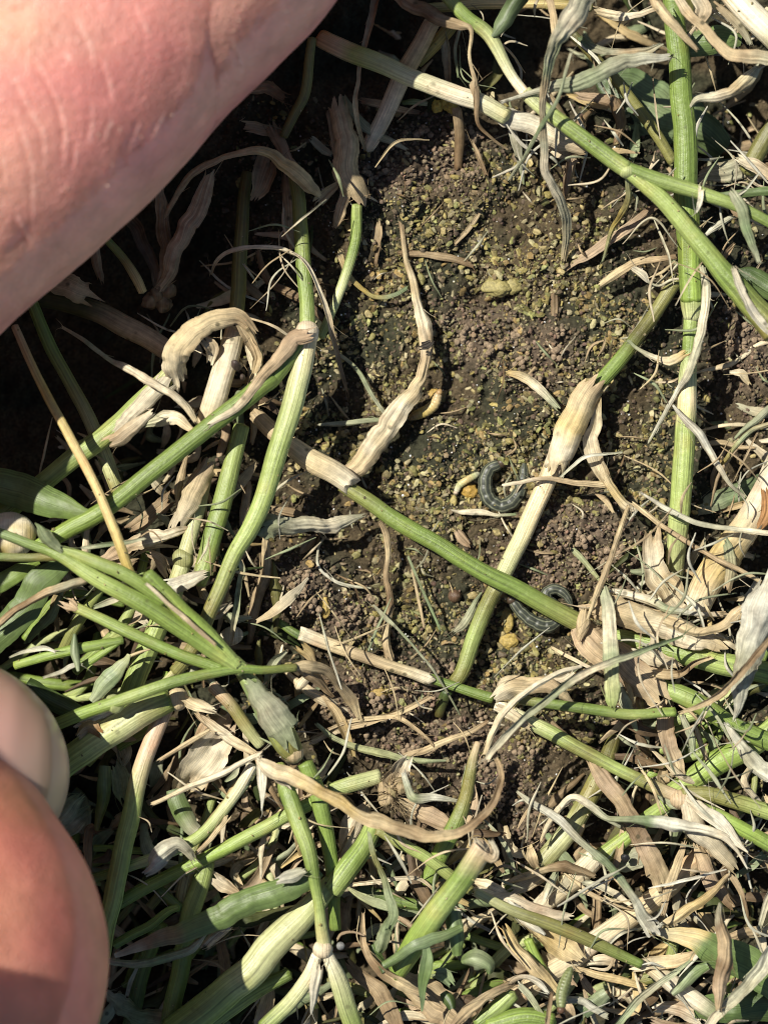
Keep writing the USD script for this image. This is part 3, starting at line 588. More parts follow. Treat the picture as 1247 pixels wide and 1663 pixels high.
S('grass_stalk', 'pale green stem running into the bent dry sheath over the dark gap',
  ('stem', T_('292,590,15;240,642,18;182,696,19;120,744,19;62,790,18;-20,852,18', [3.0, 3.2, 2.6], 'pale>lgreen@.2>lgreen@.5>green')),
  ('sheath', R_('278,616,34;228,660,26;188,700,18', [3.9, 4.1, 3.8], 'cream', 'dry', wrap=80)),
  ('sheath_stub', R_('180,716,22;212,700,24;250,668,10', [4.3, 4.4, 4.6], 'tan>cream', 'dry', wrap=120)))
S('dry_sheath', 'broad bent tan sheath hooked over the cream stalk at the edge of the finger shadow',
  ('sheath', R_('296,626,34;284,590,46;290,556,46;316,528,38;352,512,34;388,516,26;406,536,18', [3.6, 4.6, 5.0, 5.0, 4.6, 4.2], 'cream>straw>straw>tan', 'dry', curl=.22, wave=.05)), ('inner_flap', R_('332,548,18;346,562,24;340,590,12', [4.4, 4.2, 3.8], 'tan>cream', 'dry', curl=.4)), ('strip', R_('384,516,14;408,546,20;420,576,18;414,606,8', [4.4, 4.0, 3.6], 'straw>tan>straw', 'dry', curl=.35)), cat='dry sheath')
S('cream_stalk', 'ribbed cream stalk standing under the hooked sheath, dark speck lodged beside it',
  ('stalk', T_('380,536,17;366,590,20;350,650,20;338,690,18', [3.2, 3.6, 3.2], 'straw>cream>cream>straw', 'dry')), ('flap', R_('395,540,20;410,570,26;418,610,24;408,640,12', [3.4, 3.2, 3.0], 'cream>straw', 'dry', curl=.4)))
S('dark_insect', 'tiny dark brown insect husk lodged beside the ribbed cream stalk', join([lump(P(384., 594., 4.2), .28, np.array([.05, .035, .03]), 'stem', 5, (.8, 1.3, .7), fine=True), lump(P(394., 612., 4.1), .2, np.array([.07, .05, .04]), 'stem', 6, (.8, 1.2, .7))]), cat='insect husk')
S('grass_stalk', 'light green stem below the fork, ending at a loose pale collar',
  ('stem', T_('392,690,15;372,765,17;350,850,18;332,915,17;320,948,16', [2.4, 2.8, 3.0, 3.2], 'lgreen>lgreen>green>lgreen')), ('collar', R_('268,950,24;300,944,26;334,934,14', [3.4, 3.9, 3.8], 'white>cream', 'grey', wrap=90)))
S('grass_stalk', 'yellow green stem with a swollen joint, passing under the forked runner',
  ('upper_stem', T_('338,752,12;320,830,13;298,905,15', [1.8, 2.2, 2.6], 'ystraw>pale>pale')), ('node', node(297, 908, 2.6, 16)),
  ('stem', T_('297,910,15;276,972,18;250,1030,20;214,1118,20;196,1160,17', [2.6, 2.4, 2.0, 1.4], 'pale>lgreen>lgreen>green')))
S('dry_sheath', 'ribbed tan sheath splitting open alongside the yellow green jointed stem', R_('336,752,30;312,806,34;292,862,26', [2.9, 3.2, 2.8], 'tan>straw>cream', 'dry', wrap=110), cat='dry sheath')
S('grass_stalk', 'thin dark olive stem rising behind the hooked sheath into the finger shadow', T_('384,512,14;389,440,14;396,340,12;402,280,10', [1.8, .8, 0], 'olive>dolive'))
S('grass_stalk', 'thin stem with a broad tan sheath slipping off it, beside the index finger',
  ('stem', T_('582,332,10;574,400,10;548,480,9;520,548,8', [1.6, 1.3, 1.2, 1.6], 'lgreen>green>pale>lgreen')), ('sheath', R_('552,160,30;560,230,38;572,300,40;582,330,34', [2.2, 2.8, 2.6, 2.2], 'tan>straw>straw>tan', 'dry', wrap=120)))
S('grass_stalk', 'slender olive stem curving out from under the index finger', T_('460,222,8;478,185,9;495,150,10;502,95,9;506,60,8', [1.6, 2.0, 2.6, 3], 'dolive>olive>olive'))
S('grass_stalk', 'thick olive green diagonal stem with dry upper sheath, lying over the bare soil',
  ('stem', T_('556,786,14;640,842,16;710,886,16;760,916,16;860,966,17;948,1016,18', [2.0, 2.4, 2.6, 2.4], 'olive>green>green>green>olive')),
  ('sheath', T_('470,720,17;515,752,20;566,786,19', [2.2, 2.4, 2.2], 'straw>straw>cream', 'dry')), ('old_stem', T_('412,672,13;440,700,15;474,724,15', [1.8, 2.0, 2.2], 'tan>straw', 'dry')))
S('grass_stalk', 'pale stem with a thick tan sheath at its joint, crossing under the thick diagonal stem',
  ('upper_stem', T_('1104,448,13;1060,512,13;1010,577,14;962,632,15', [1.2, 1.2, 1.6, 1.8], 'olive>olive>dolive>green>green')),
  ('sheath', R_('970,618,36;950,652,44;930,690,48;914,728,44;900,768,32', [2.4, 2.7, 2.7, 2.3], 'tan>straw>ystraw>cream>straw', 'dry', wrap=150, rag=.08)), ('core', T_('964,630,15;932,684,18;900,760,17', [1.8, 1.9, 1.7], 'straw>tan>cream', 'dry')),
  ('stem', T_('908,738,18;864,832,17;820,928,16;790,990,15;752,1086,14;738,1108,13', [1.6, 1.3, 1.0, .9], 'straw>straw@.22>pale@.5>olive@.62>lgreen@.8>olive', 'stem')),
  ('tip', T_('726,1122,11;716,1146,10;712,1164,8', [.5, .2, 0], 'dgreen>dolive')),
  ('leaf', R_('972,648,12;968,690,22;960,722,30;972,758,26;984,782,14', [1.9, 1.8, 1.6], 'straw>cream>straw', 'dry', curl=.4)))
S('grass_stalk', 'tall upright ribbed green stem with a swollen joint and a pale band',
  ('stem', T_('1086,-40,17;1100,60,20;1106,160,21;1112,260,22;1118,360,23;1122,440,22;1124,488,22', [3.6, 3.2, 3.0, 2.8], 'green>green>green>bright')),
  ('node', T_('1125,482,22;1125,500,21;1124,520,16', [2.8, 2.7], 'lgreen>pale')),
  ('lower_stem', T_('1124,512,15;1120,570,14;1115,612,17;1113,690,19;1110,780,20;1103,860,19;1098,912,17;1096,944,13', [2.7, 2.6, 2.4, .9], 'lgreen>green@.15>pale@.24>straw@.31>lgreen@.42>lgreen@.7>pale')))
S('grass_stalk', 'long green stem that forks above the tall upright stem and runs off the edge',
  ('thin_stem', T_('715,-20,12;758,26,13;797,58,13;830,118,10;854,152,10', [4.2, 4.2, 4.4], 'lgreen>green>pale>cream')),
  ('stem', T_('852,148,13;884,176,14;955,229,15;1018,274,16', [4.4, 4.6, 5.0], 'pale>lgreen>green>lgreen')), ('node', node(1019, 276, 5.0, 13, 'pale>lgreen')),
  ('branch', T_('1018,274,14;1080,296,14;1140,314,13;1200,336,11;1262,368,10', [5.0, 5.4, 5.6], 'green>lgreen>green')),
  ('side_branch', T_('1024,280,14;1076,322,16;1123,378,17;1160,424,19;1205,472,22;1262,540,26', [5.0, 5.2, 5.4], 'lgreen>lgreen>green>olive')),
  ('ligule', R_('1140,304,10;1136,330,9;1130,346,3', [5.8, 6.0, 5.8], 'cream>white', 'grey')))
S('grass_stalk', 'whitish stem reaching out from under the index finger, reddish at its hidden end',
  ('stem', T_('520,62,17;560,82,18;600,98,18;663,122,17;764,162,17;822,192,16', [2.6, 3.4, 3.8, 3.8], 'rust>tan@.12>lgreen@.2>pale@.4>cream@.75>pale')), ('sheath', R_('806,180,32;860,200,34;920,224,32;958,240,22', [3.6, 3.8, 3.6], 'white>cream>tan', 'dry', wrap=120)))
S('dry_stalk', 'straight straw stem standing beside the index finger, under the whitish stem', T_('704,36,14;659,118,16;612,208,14;596,240,11', [2.8, 2.2, 1.0, .6], 'tan>straw>cream>cream', 'dry'))
S('grass_stalk', 'olive yellow stem stub beside the straight straw stem', T_('740,36,12;712,66,13;676,100,12', [1.8, 1.8, 1.6], 'dolive>yellow>olive'))
S('grass_stalk', 'dull yellow stem curving out of the finger shadow across two green stems', T_('24,530,7;62,612,8;111,706,9;160,800,9;192,880,10;216,940,9', [4.2, 5.2, 5.6, 5.6, 5.0], 'tan>yellow>ystraw@.5>ystraw>yellow'))
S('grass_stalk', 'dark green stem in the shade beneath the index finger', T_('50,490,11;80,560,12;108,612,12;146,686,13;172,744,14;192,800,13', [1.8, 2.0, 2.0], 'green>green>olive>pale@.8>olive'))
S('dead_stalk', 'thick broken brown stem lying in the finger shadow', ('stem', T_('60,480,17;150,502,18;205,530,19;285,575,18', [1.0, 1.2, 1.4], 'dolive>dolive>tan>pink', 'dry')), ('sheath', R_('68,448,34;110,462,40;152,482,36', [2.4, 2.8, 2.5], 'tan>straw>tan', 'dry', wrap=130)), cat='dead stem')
S('forked_runner', 'long green runner of two stems lying side by side above the thumb',
  ('stem', T_('-20,858,9;40,880,9;95,900,11;158,941,15;236,984,17;303,1024,17;366,1068,16;392,1090,15', [5.0, 5.6, 5.8, 5.6, 5.0], 'sage>green>lgreen>green>green>lgreen')),
  ('side_stem', T_('96,890,7;151,912,12;219,943,13;268,978,9', [5.6, 5.9, 5.8], 'lgreen>green')), ('tongue', R_('58,850,4;74,868,24;100,894,12', [6.0, 6.2, 5.9], 'sage>ggreen', 'grey')),
  ('thin_shoot', T_('-20,905,8;50,905,8;96,903,9', [5.0, 5.5], 'blade>olive')))
S('grass_stalk', 'short green stem with dry edges and a cut upper end, joining the forked runner', ('stem', T_('236,934,13;296,990,16;337,1028,16;388,1082,12', [6.2, 6.0, 5.2], 'green>bright>lgreen')), ('dry_edge', R_('238,948,6;270,978,7;306,1008,8;350,1048,5', [6.8, 6.8, 6.4], 'cream>tan', 'dry')))
S('grass_stalk', 'slim green runner with a frayed tan end between two thicker runners', ('stem', T_('120,985,10;202,1022,11;286,1060,11;360,1088,10', [4.4, 5.0, 5.2], 'lgreen>green>green')), ('frayed_end', R_('108,978,26;118,984,18;126,990,10', [4.6, 4.7, 4.7], 'pink>tan', 'dry')))
S('grass_stalk', 'smooth green stem above the thumb with a withered tan leaf at its tip',
  ('stem', T_('90,1176,12;140,1158,12;189,1142,12;286,1108,11;377,1087,9;430,1088,8;480,1084,8', [4.4, 5.0, 5.4, 5.2, 4.4], 'green>bright>lgreen>green>green>green>olive')), ('node', node(186, 1143, 5.0, 13, 'lgreen>pale')),
  ('leaf', R_('478,1083,14;505,1082,24;535,1096,18;556,1118,18;574,1142,22;586,1168,10', [4.4, 4.2, 3.0, 2.0, 1.6], 'straw>tan>straw', 'dry', curl=.5)), ('leaf', R_('486,1088,12;515,1108,18;542,1132,6', [4.0, 3.2, 2.4], 'tan>brown', 'dry', curl=.4)))
S('grass_stalk', 'thin bright green forked stem just above the thumb nail', ('stem', T_('24,1082,8;70,1068,9;118,1056,10;172,1046,9;200,1040,7', [3.6, 4.0, 4.0], 'bright>bright>green')), ('side_stem', T_('134,1082,7;160,1066,7;192,1044,6', [3.8, 4.0], 'bright')))
S('grass_stalk', 'plump shiny light green stem emerging beside the thumb nail', ('stem', T_('70,1270,24;115,1236,26;150,1210,27;189,1184,27;240,1154,25;276,1136,21', [2.8, 3.4, 3.6, 3.4], 'green>lgreen@.3>pale@.7>green')), ('node', node(288, 1136, 3.2, 17, 'straw>tan')))
S('grass_stalk', 'long stem dropping from the tan joint past the thumb to the bottom edge', T_('270,1146,15;248,1200,16;228,1262,17;202,1378,18;180,1475,18;165,1560,17;152,1640,17;140,1700,17', [2.8, 3.2, 3.6, 3.2], 'pink>pink@.15>lgreen@.3>lgreen@.5>green'))
S('grass_stalk', 'bulging green and white sheathed shoot below the meeting point of the runners',
  ('stem', T_('388,1086,12;408,1112,18;436,1156,24;464,1200,26;478,1222,20', [4.2, 4.2, 4.0], 'lgreen>sage>lgreen>olive')), ('sheath', R_('402,1104,26;432,1142,46;458,1180,56;474,1206,44', [4.7, 5.0, 5.0, 4.8], 'ggreen>grey>ggreen', 'grey', wrap=130)), ('node', node(474, 1220, 3.9, 18, 'olive>tan>olive')))
S('grass_stalk', 'pale olive stem lying in the straw above the papery husk', T_('344,1112,12;372,1142,12;398,1178,12;424,1212,10', [3.2, 3.4, 3.2], 'pink>olive>pale'))
S('grass_stalk', 'upright green stem that parts into two shoots with a white tongue near the bottom edge',
  ('stem', T_('452,1244,14;466,1282,16;482,1330,16;501,1388,14;514,1452,10;520,1500,11;526,1536,13', [3.6, 4.4, 4.8, 4.8, 4.4], 'lgreen>green>lgreen>green>lgreen>pale')), ('node', node(524, 1542, 4.4, 14, 'cream>tan')),
  ('shoot', T_('514,1550,10;500,1590,14;474,1628,15;430,1672,15', [4.2, 3.8, 3.4], 'cream>pale>green')), ('shoot', T_('530,1548,10;548,1595,17;566,1650,18;580,1700,18', [4.3, 4.0, 3.6], 'cream>pale@.35>lgreen@.7>green')),
  ('tongue', R_('516,1566,20;512,1600,20;506,1648,3', [4.8, 4.8, 4.2], 'cream>white', 'dry', curl=.3)))
S('grass_stalk', 'dark green stem passing behind the big pale stem at the bottom', T_('494,1240,15;512,1285,16;526,1332,15;538,1400,13;542,1460,12;544,1510,11', [3.6, 3.4, 2.4], 'green>green>bright>green'))
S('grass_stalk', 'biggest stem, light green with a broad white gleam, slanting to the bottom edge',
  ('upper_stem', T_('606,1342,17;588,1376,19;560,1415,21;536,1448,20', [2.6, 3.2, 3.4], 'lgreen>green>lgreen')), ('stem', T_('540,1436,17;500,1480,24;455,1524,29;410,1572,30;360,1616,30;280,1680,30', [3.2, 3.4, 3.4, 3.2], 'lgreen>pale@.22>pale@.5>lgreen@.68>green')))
S('grass_stalk', 'green stem lying tight under the biggest pale stem', T_('470,1580,12;420,1608,16;370,1642,17;310,1690,17', [2.4, 2.4, 2.2], 'green>lgreen>green'))
S('grass_stalk', 'short light green stem with a hairy tan stump, behind the straw loop', ('stem', T_('536,1284,13;575,1274,15;618,1260,14', [2.8, 3.0, 2.8], 'lgreen>pale')), ('stump', hairy(634, 1290, 3.0, 19)))
S('grass_stalk', 'light green stem running toward the thumb beneath the broad blade', T_('190,1470,12;256,1434,12;317,1402,12;410,1356,13;467,1324,13;520,1300,12', [2.4, 3.0, 3.4, 3.2], 'green>green>bright>lgreen>bright'))
S('grass_stalk', 'pale green thin stem with a whitish torn leaf, crossing the long shaded stem', ('stem', T_('126,1432,9;170,1422,9;215,1408,10;280,1382,11;330,1352,11;378,1296,11;410,1244,10', [2.2, 3.0, 3.8, 4.0], 'dgreen>green>pale>lgreen>pale>cream')), ('torn_leaf', R_('234,1416,14;262,1392,34;292,1376,26;314,1398,10', [4.2, 4.6, 4.4], 'white>grey', 'grey', curl=.4)))
S('grass_stalk', 'upright green stem under the broad blade', T_('336,1395,15;330,1420,17;316,1470,18;300,1535,17;284,1610,17;268,1690,17', [2.6, 2.4, 2.0], 'lgreen>lgreen>green>green>dgreen'))
S('grass_stalk', 'short yellowish stem beside the upright stem under the broad blade', T_('306,1415,12;298,1445,13;290,1480,12', [2.0, 1.9], 'pale>olive'))
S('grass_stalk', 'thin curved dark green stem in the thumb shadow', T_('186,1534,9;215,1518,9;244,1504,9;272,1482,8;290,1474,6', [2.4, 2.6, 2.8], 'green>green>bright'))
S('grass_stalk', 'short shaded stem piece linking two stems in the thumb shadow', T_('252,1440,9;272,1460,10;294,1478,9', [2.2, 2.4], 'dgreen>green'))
S('cut_stalk', 'hollow green stem with a ragged cut mouth, standing near the bottom centre',
  ('stem', T_('640,1582,18;672,1536,22;703,1492,22;747,1432,21;788,1374,21', [3.6, 4.6, 5.4, 6.0], 'green>bright>lgreen>green>pink', hollow=True)),
  ('rim', R_('772,1366,10;786,1384,14;800,1396,14;806,1382,12;798,1366,8', [6.3, 6.4, 6.4], 'cream>tan>cream', 'dry', curl=.4)), cat='cut stem')
S('grass_stalk', 'olive stem sloping under the cut hollow stem', T_('612,1348,9;650,1368,11;696,1395,11;737,1428,11;765,1448,9', [3.2, 3.2, 3.0], 'olive>lgreen>olive'))
S('grass_stalk', 'dark green upright stem passing behind the straw loop', T_('776,1206,6;768,1232,9;764,1252,11;754,1300,13;736,1345,16;718,1382,16;692,1436,15', [3.4, 3.4, 3.2, 2.6], 'tan>olive>olive>green>bright>green'))
S('grass_stalk', 'yellow green stem slanting through the pale straw at the bottom', T_('772,1448,8;827,1476,10;894,1500,12;962,1530,12;1040,1566,9', [3.4, 3.6, 3.4], 'pale>olive>olive>green'))
S('creeping_runner', 'creeping runner, half dry straw and half green, below the brown clods',
  ('green_end', T_('452,1010,7;474,1026,8;494,1036,9', [1.0, 1.2], 'green>dgreen')), ('dry_length', T_('490,1032,12;530,1046,12;562,1058,11;619,1078,10;660,1090,10;698,1104,11', [1.4, 1.6, 1.6], 'cream>straw>tan>straw>cream', 'dry')),
  ('green_length', T_('694,1102,9;745,1118,9;800,1134,10', [1.5, 1.8], 'green')), ('fringe', R_('486,1050,20;500,1064,18;512,1080,8', [1.2, 1.0], 'ystraw>tan', 'dry')))
S('grass_stalk', 'jointed green runner ending in a cream sheath and two branches at the edge',
  ('stem', T_('808,1146,12;850,1168,13;894,1190,14;940,1216,13;989,1243,12;1040,1266,12;1098,1292,12', [2.0, 2.6, 3.0], 'cream>pale>lgreen>olive>lgreen>olive>pink')), ('node', node(1106, 1298, 3.1, 16, 'pink>tan')),
  ('branch', T_('1108,1288,13;1150,1292,14;1191,1304,15;1262,1324,15', [3.2, 3.4, 3.4], 'olive>olive>lgreen')), ('side_branch', T_('1136,1312,12;1168,1328,14;1197,1344,14;1262,1380,14', [3.4, 3.6, 3.6], 'lgreen>bright>green')),
  ('sheath', R_('1110,1296,26;1124,1330,34;1146,1362,32;1170,1396,26;1194,1414,18', [3.6, 3.8, 3.4, 2.8], 'cream>cream>straw', 'dry', wrap=120)), ('tongue', R_('1122,1302,20;1160,1334,26;1192,1362,16;1214,1384,3', [4.0, 4.2, 4.2], 'cream>white>cream', 'dry', curl=.4)))
S('grass_stalk', 'slim green stem passing over the tan sheath and pale strip', T_('838,1136,9;880,1142,9;938,1150,10;1016,1160,10;1096,1157,9', [3.8, 4.2, 4.4, 4.2], 'olive>green>green>lgreen>bright'))
S('grass_stalk', 'green stem coming out of the tan folded sheath, lower of the two at the edge', T_('1030,1098,12;1066,1114,15;1105,1130,18;1150,1152,18;1184,1172,17;1262,1210,17', [1.9, 2.8, 3.2, 3.2], 'lgreen>green>green'))
S('grass_stalk', 'broad ribbed green stem under a long tan sheath at the edge',
  ('stem', T_('990,1030,14;1040,1044,18;1080,1056,20;1130,1066,21;1197,1082,21;1262,1100,21', [1.8, 2.4, 2.8, 2.8], 'lgreen>green>lgreen>green')), ('sheath', R_('952,984,36;1000,996,46;1063,1010,48;1120,1030,46;1176,1050,26', [3.0, 3.6, 3.6, 3.4], 'tan>straw>cream>straw', 'dry', curl=.4)),
  ('curled_leaf', R_('1080,1010,26;1120,1026,20;1147,1028,16;1176,1016,16;1200,996,22;1226,980,14', [3.9, 4.2, 4.8, 4.6], 'straw>straw>tan', 'dry', curl=.5)))
S('folded_sheath', 'wide pinkish tan folded sheath at the end of the thick diagonal stem', ('sheath', R_('936,1008,40;958,1034,62;998,1066,62;1036,1104,62;1068,1136,44', [2.6, 3.2, 3.2, 3.0], 'pink>tan>pink>straw', 'dry', curl=.35)), ('lip', R_('950,990,14;948,1012,22;942,1034,14', [3.4, 3.5], 'straw>tan', 'dry', curl=.4)), cat='dry sheath')
S('grass_stalk', 'shiny olive stem rising from the soil near the bottom straw', T_('1000,1196,12;986,1232,16;972,1266,18;935,1334,19;871,1410,19;826,1448,17', [.9, 1.4, 1.4, 1.0], 'dolive>olive>olive>pale>olive>green'))
S('grass_stalk', 'bright green stem turning to cream straw under the brown dry leaf', ('stem', T_('1092,1298,13;1048,1330,14;1012,1362,15;960,1402,16', [1.8, 2.0, 1.8], 'lgreen>bright>lgreen')), ('dry_length', T_('966,1396,18;940,1420,19;905,1450,18;870,1480,15', [1.9, 1.9, 1.5], 'cream>straw>cream', 'dry')))
S('grass_stalk', 'thick bright green stem at the edge above the cream sheathed joint', T_('1080,1290,15;1112,1272,20;1150,1250,23;1196,1224,23;1262,1180,23', [1.5, 2.2, 2.4], 'lgreen>bright>lgreen'))
S('straw_stalk', 'long straight straw stem slanting across the bottom corner', T_('1150,1384,15;1137,1394,17;1063,1458,18;995,1510,18;945,1546,18;880,1590,18;820,1632,16', [1.6, 2.0, 2.0, 1.8], 'tan>straw>straw>cream>straw>pink', 'dry'), cat='dry stem')
S('straw_stalk', 'thick cream and yellow stalk beside the foot of the tall upright stem',
  ('stalk', T_('1262,750,22;1230,822,24;1200,872,26;1160,926,27;1126,988,23', [2.2, 2.6, 2.8, 2.4], 'cream>cream>ystraw@.6>ystraw>cream', 'dry')), ('flap', R_('1240,796,14;1246,828,24;1232,856,14', [3.4, 3.6], 'rust>rust', 'dry', curl=.4)), cat='dry stem')
S('dry_sheath', 'split cream sheath hanging at the foot of the tall upright stem', R_('1056,868,26;1062,900,36;1074,940,44;1092,976,42;1108,996,26', [2.0, 2.6, 2.6, 2.2], 'tan>cream>straw>cream', 'dry', curl=.35), cat='dry sheath')
S('straw_stalk', 'dry straw piece with green at its end in the bottom corner', T_('1056,1574,14;1100,1606,16;1140,1634,15;1164,1650,13', [2.6, 2.8, 2.6], 'straw>cream>cream>green', 'dry'), cat='dry stem')
S('grass_stalk', 'short green stem at the bottom edge beside the green caterpillar', T_('772,1664,14;806,1640,16;836,1614,14', [2.6, 2.8], 'green>lgreen'))
S('grass_stalk', 'rounded light green stem at the bottom edge below the caterpillar head', T_('790,1668,18;850,1652,20;900,1660,16', [2.8, 3.0], 'bright>green'))
S('grass_stalk', 'dark olive stem slanting under the crossing grey leaves near the top', T_('930,56,9;970,98,10;1006,136,10;1050,196,11;1092,262,10', [1.2, 1.2, 1.0], 'dolive>olive>olive'))
S('grass_stalk', 'plump shiny cream stem in the top corner', T_('1178,-30,22;1204,4,24;1230,34,25;1275,74,25', [4.4, 4.8, 4.8], 'straw>cream>cream>olive'))
S('grass_stalk', 'dark olive stem at the edge below the top corner', T_('1265,190,16;1236,236,17;1210,280,15', [1.6, 1.4], 'dolive>olive'))
S('grass_stalk', 'thin olive stem in the dark gap beside the index finger', T_('166,380,7;200,418,8;222,452,9;232,474,8', [2.0, 1.8], 'green>olive>ystraw'))
S('grass_stalk', 'straw coloured stem lying flat along the top edge', T_('690,14,9;760,8,10;850,6,10;960,10,9', [1.2, 1.2], 'olive>ystraw>olive'))
S('grass_stalk', 'green stem hidden among leaves below the thumb shadow', T_('262,1500,14;230,1580,15;206,1680,15', [.4, .4], 'green>dgreen'))
S('grass_stalk', 'dim green stem low behind the cut hollow stem', T_('580,1440,9;640,1462,11;700,1474,10', [1.2, 1.4], 'dgreen>green'))
S('grass_stalk', 'green stem low under the straw by the green caterpillar', T_('858,1526,9;872,1560,10;892,1596,9', [2.4, 2.4], 'bright>green'))

# ------------------------------------------------------------------ green blades
B = lambda label, *a, **k: thing('leaf_blade', 'leaf', label, R_(*a, **k))
B('wide green blade coming in from the edge to the tip beside the yellow stem', '-30,782,56;30,800,60;75,818,52;115,830,32;152,836,12', [3.6, 4.6, 4.8], 'blade>blade>green', 'blade', curl=.18, wave=.03, blotch=.1)
B('broad green blade under the forked runner, in front of the thumb nail', '108,906,22;72,944,46;40,984,52;-20,1048,52', [4.0, 4.2, 4.0], 'blade', 'blade', curl=.2, wave=.04, blotch=.1)
B('narrow green blade above the broad one under the forked runner', '60,906,20;24,928,30;-24,958,34', [3.4, 3.6], 'bright>blade', 'blade', curl=.2, blotch=.1)
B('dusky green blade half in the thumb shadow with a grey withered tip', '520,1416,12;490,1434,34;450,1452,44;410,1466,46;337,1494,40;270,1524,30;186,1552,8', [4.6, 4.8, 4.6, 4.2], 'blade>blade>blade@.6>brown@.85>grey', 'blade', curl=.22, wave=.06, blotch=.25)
B('pale yellow to green blade in the bottom corner', '1044,1510,6;1086,1520,20;1124,1528,36;1160,1546,56;1210,1572,60;1265,1610,56', [3.2, 3.6, 3.4], 'grey>ystraw>blade@.4>blade', 'blade', curl=.2)
B('dark green blade along the bottom corner edge', '1130,1646,30;1180,1640,52;1265,1632,60', [2.6, 2.8], 'blade>dgreen', 'blade', curl=.2)
B('small torn green blade in the bottom corner beside the straw piece', '1092,1616,8;1120,1590,24;1150,1568,14', [3.6, 3.8], 'ggreen>blade', 'blade', curl=.3)
B('short green blade in the top corner behind pale strips', '1104,80,36;1140,68,48;1176,60,44;1206,66,18', [2.8, 3.2, 3.0], 'sage>blade>blade', 'blade', curl=.25)
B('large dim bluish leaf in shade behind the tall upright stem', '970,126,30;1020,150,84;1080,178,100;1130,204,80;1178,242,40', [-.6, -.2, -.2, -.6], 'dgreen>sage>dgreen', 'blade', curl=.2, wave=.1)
B('curled green blade at the top edge beside the forked stem', '798,58,6;812,40,26;832,20,30;850,-12,30', [4.6, 4.8, 4.6], 'sage>sage>dgreen', 'blade', curl=.5)
B('narrow green blade hanging by the long shaded stem below the plump stem', '170,1240,20;168,1275,26;164,1310,20;158,1350,8', [2.4, 2.6, 2.2], 'sage>blade>olive', 'blade', curl=.35)
B('small green blade under the straw at the papery husk', '284,1288,28;296,1320,34;318,1352,24', [2.4, 2.6], 'sage>blade>grey', 'blade', curl=.3)
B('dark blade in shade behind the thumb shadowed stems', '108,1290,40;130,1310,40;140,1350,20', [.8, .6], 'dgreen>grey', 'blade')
B('folded green blade near the bottom centre, pointing down', '690,1536,12;692,1570,22;688,1604,14;685,1644,3', [5.4, 5.2, 4.4], 'sage>blade>sage', 'blade', fold=.2, curl=.1)
B('slim green blade arching beside the cut hollow stem', '622,1568,14;660,1546,18;700,1528,20;750,1506,12', [5.0, 5.6, 5.2], 'blade>sage>blade', 'blade', curl=.3)
B('crumpled green blade behind the cupped leaflet', '742,1484,28;738,1516,30;742,1552,16', [4.4, 4.6, 4.2], 'sage>blade', 'blade', curl=.5)
B('cupped green leaflet with a pale centre near the bottom centre', '754,1562,16;772,1556,36;788,1566,34;792,1582,14', [4.4, 4.8, 4.4], 'blade>ggreen>blade', 'blade', curl=.6)
B('small grey green leaflet under the cupped one', '706,1584,12;722,1586,24;734,1600,16', [4.0, 4.2], 'ggreen>sage', 'grey', curl=.4)
B('tiny round green leaf at the foot of the leaflets', '722,1612,14;730,1624,22;734,1640,12', [3.2, 3.4], 'blade>dgreen', 'blade', curl=.4)
B('dark green pointed blade behind the shreds near the bottom centre', '604,1536,16;612,1560,28;622,1580,10', [3.8, 4.2], 'blade>dgreen', 'blade', curl=.4)
B('thin green blade along the forked branch at the edge', '1130,316,4;1180,318,12;1262,310,16', [5.0, 5.2], 'sage>blade', 'blade', curl=.3)
B('green blade end behind the forked side branch at the edge', '1196,440,10;1222,452,34;1262,470,44', [4.2, 4.4], 'dgreen>blade', 'blade', curl=.2)
B('small olive green leaf scrap by the yellow moss tuft', '652,165,6;672,164,11;694,168,7', [1.0, 1.2], 'green>ggreen', 'blade')
B('green torn leaf with notched end by the bottom caterpillar', '946,1650,26;966,1632,28;984,1618,22', [3.0, 3.2], 'sage>ggreen', 'blade', rag=.3)
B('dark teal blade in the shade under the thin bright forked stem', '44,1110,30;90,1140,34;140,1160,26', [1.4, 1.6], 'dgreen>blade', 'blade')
B('pale green leaf scrap above the thumb nail', '122,1030,6;124,1058,16;128,1090,5', [4.6, 4.8], 'sage>ggreen', 'blade', curl=.4)
B('jagged eaten green leaf beside the thin bright forked stem', '148,1140,12;176,1112,30;196,1088,22;210,1062,8', [3.6, 4.0, 3.8], 'ggreen>sage>pale', 'blade', rag=.35)
B('small lit leaf under the plump stem near the long shaded stem', '186,1244,20;194,1268,32;206,1300,16', [2.0, 2.2], 'ggreen>sage', 'grey', rag=.3)
B('grey green shaded leaf at the dark gap beside the thumb', '98,1370,18;120,1336,34;146,1312,12', [1.6, 1.8, 1.6], 'sage>grey>sage', 'grey')

# ------------------------------------------------------------------ dry leaves, strips and shreds (full width in photograph pixels)
D = lambda label, *a, name='dry_leaf', cat='dry leaf', **k: thing(name, cat, label, R_(*a, **k))
DS = lambda label, *a, **k: D(label, *a, name='dry_strand', cat='dry strand', **k)
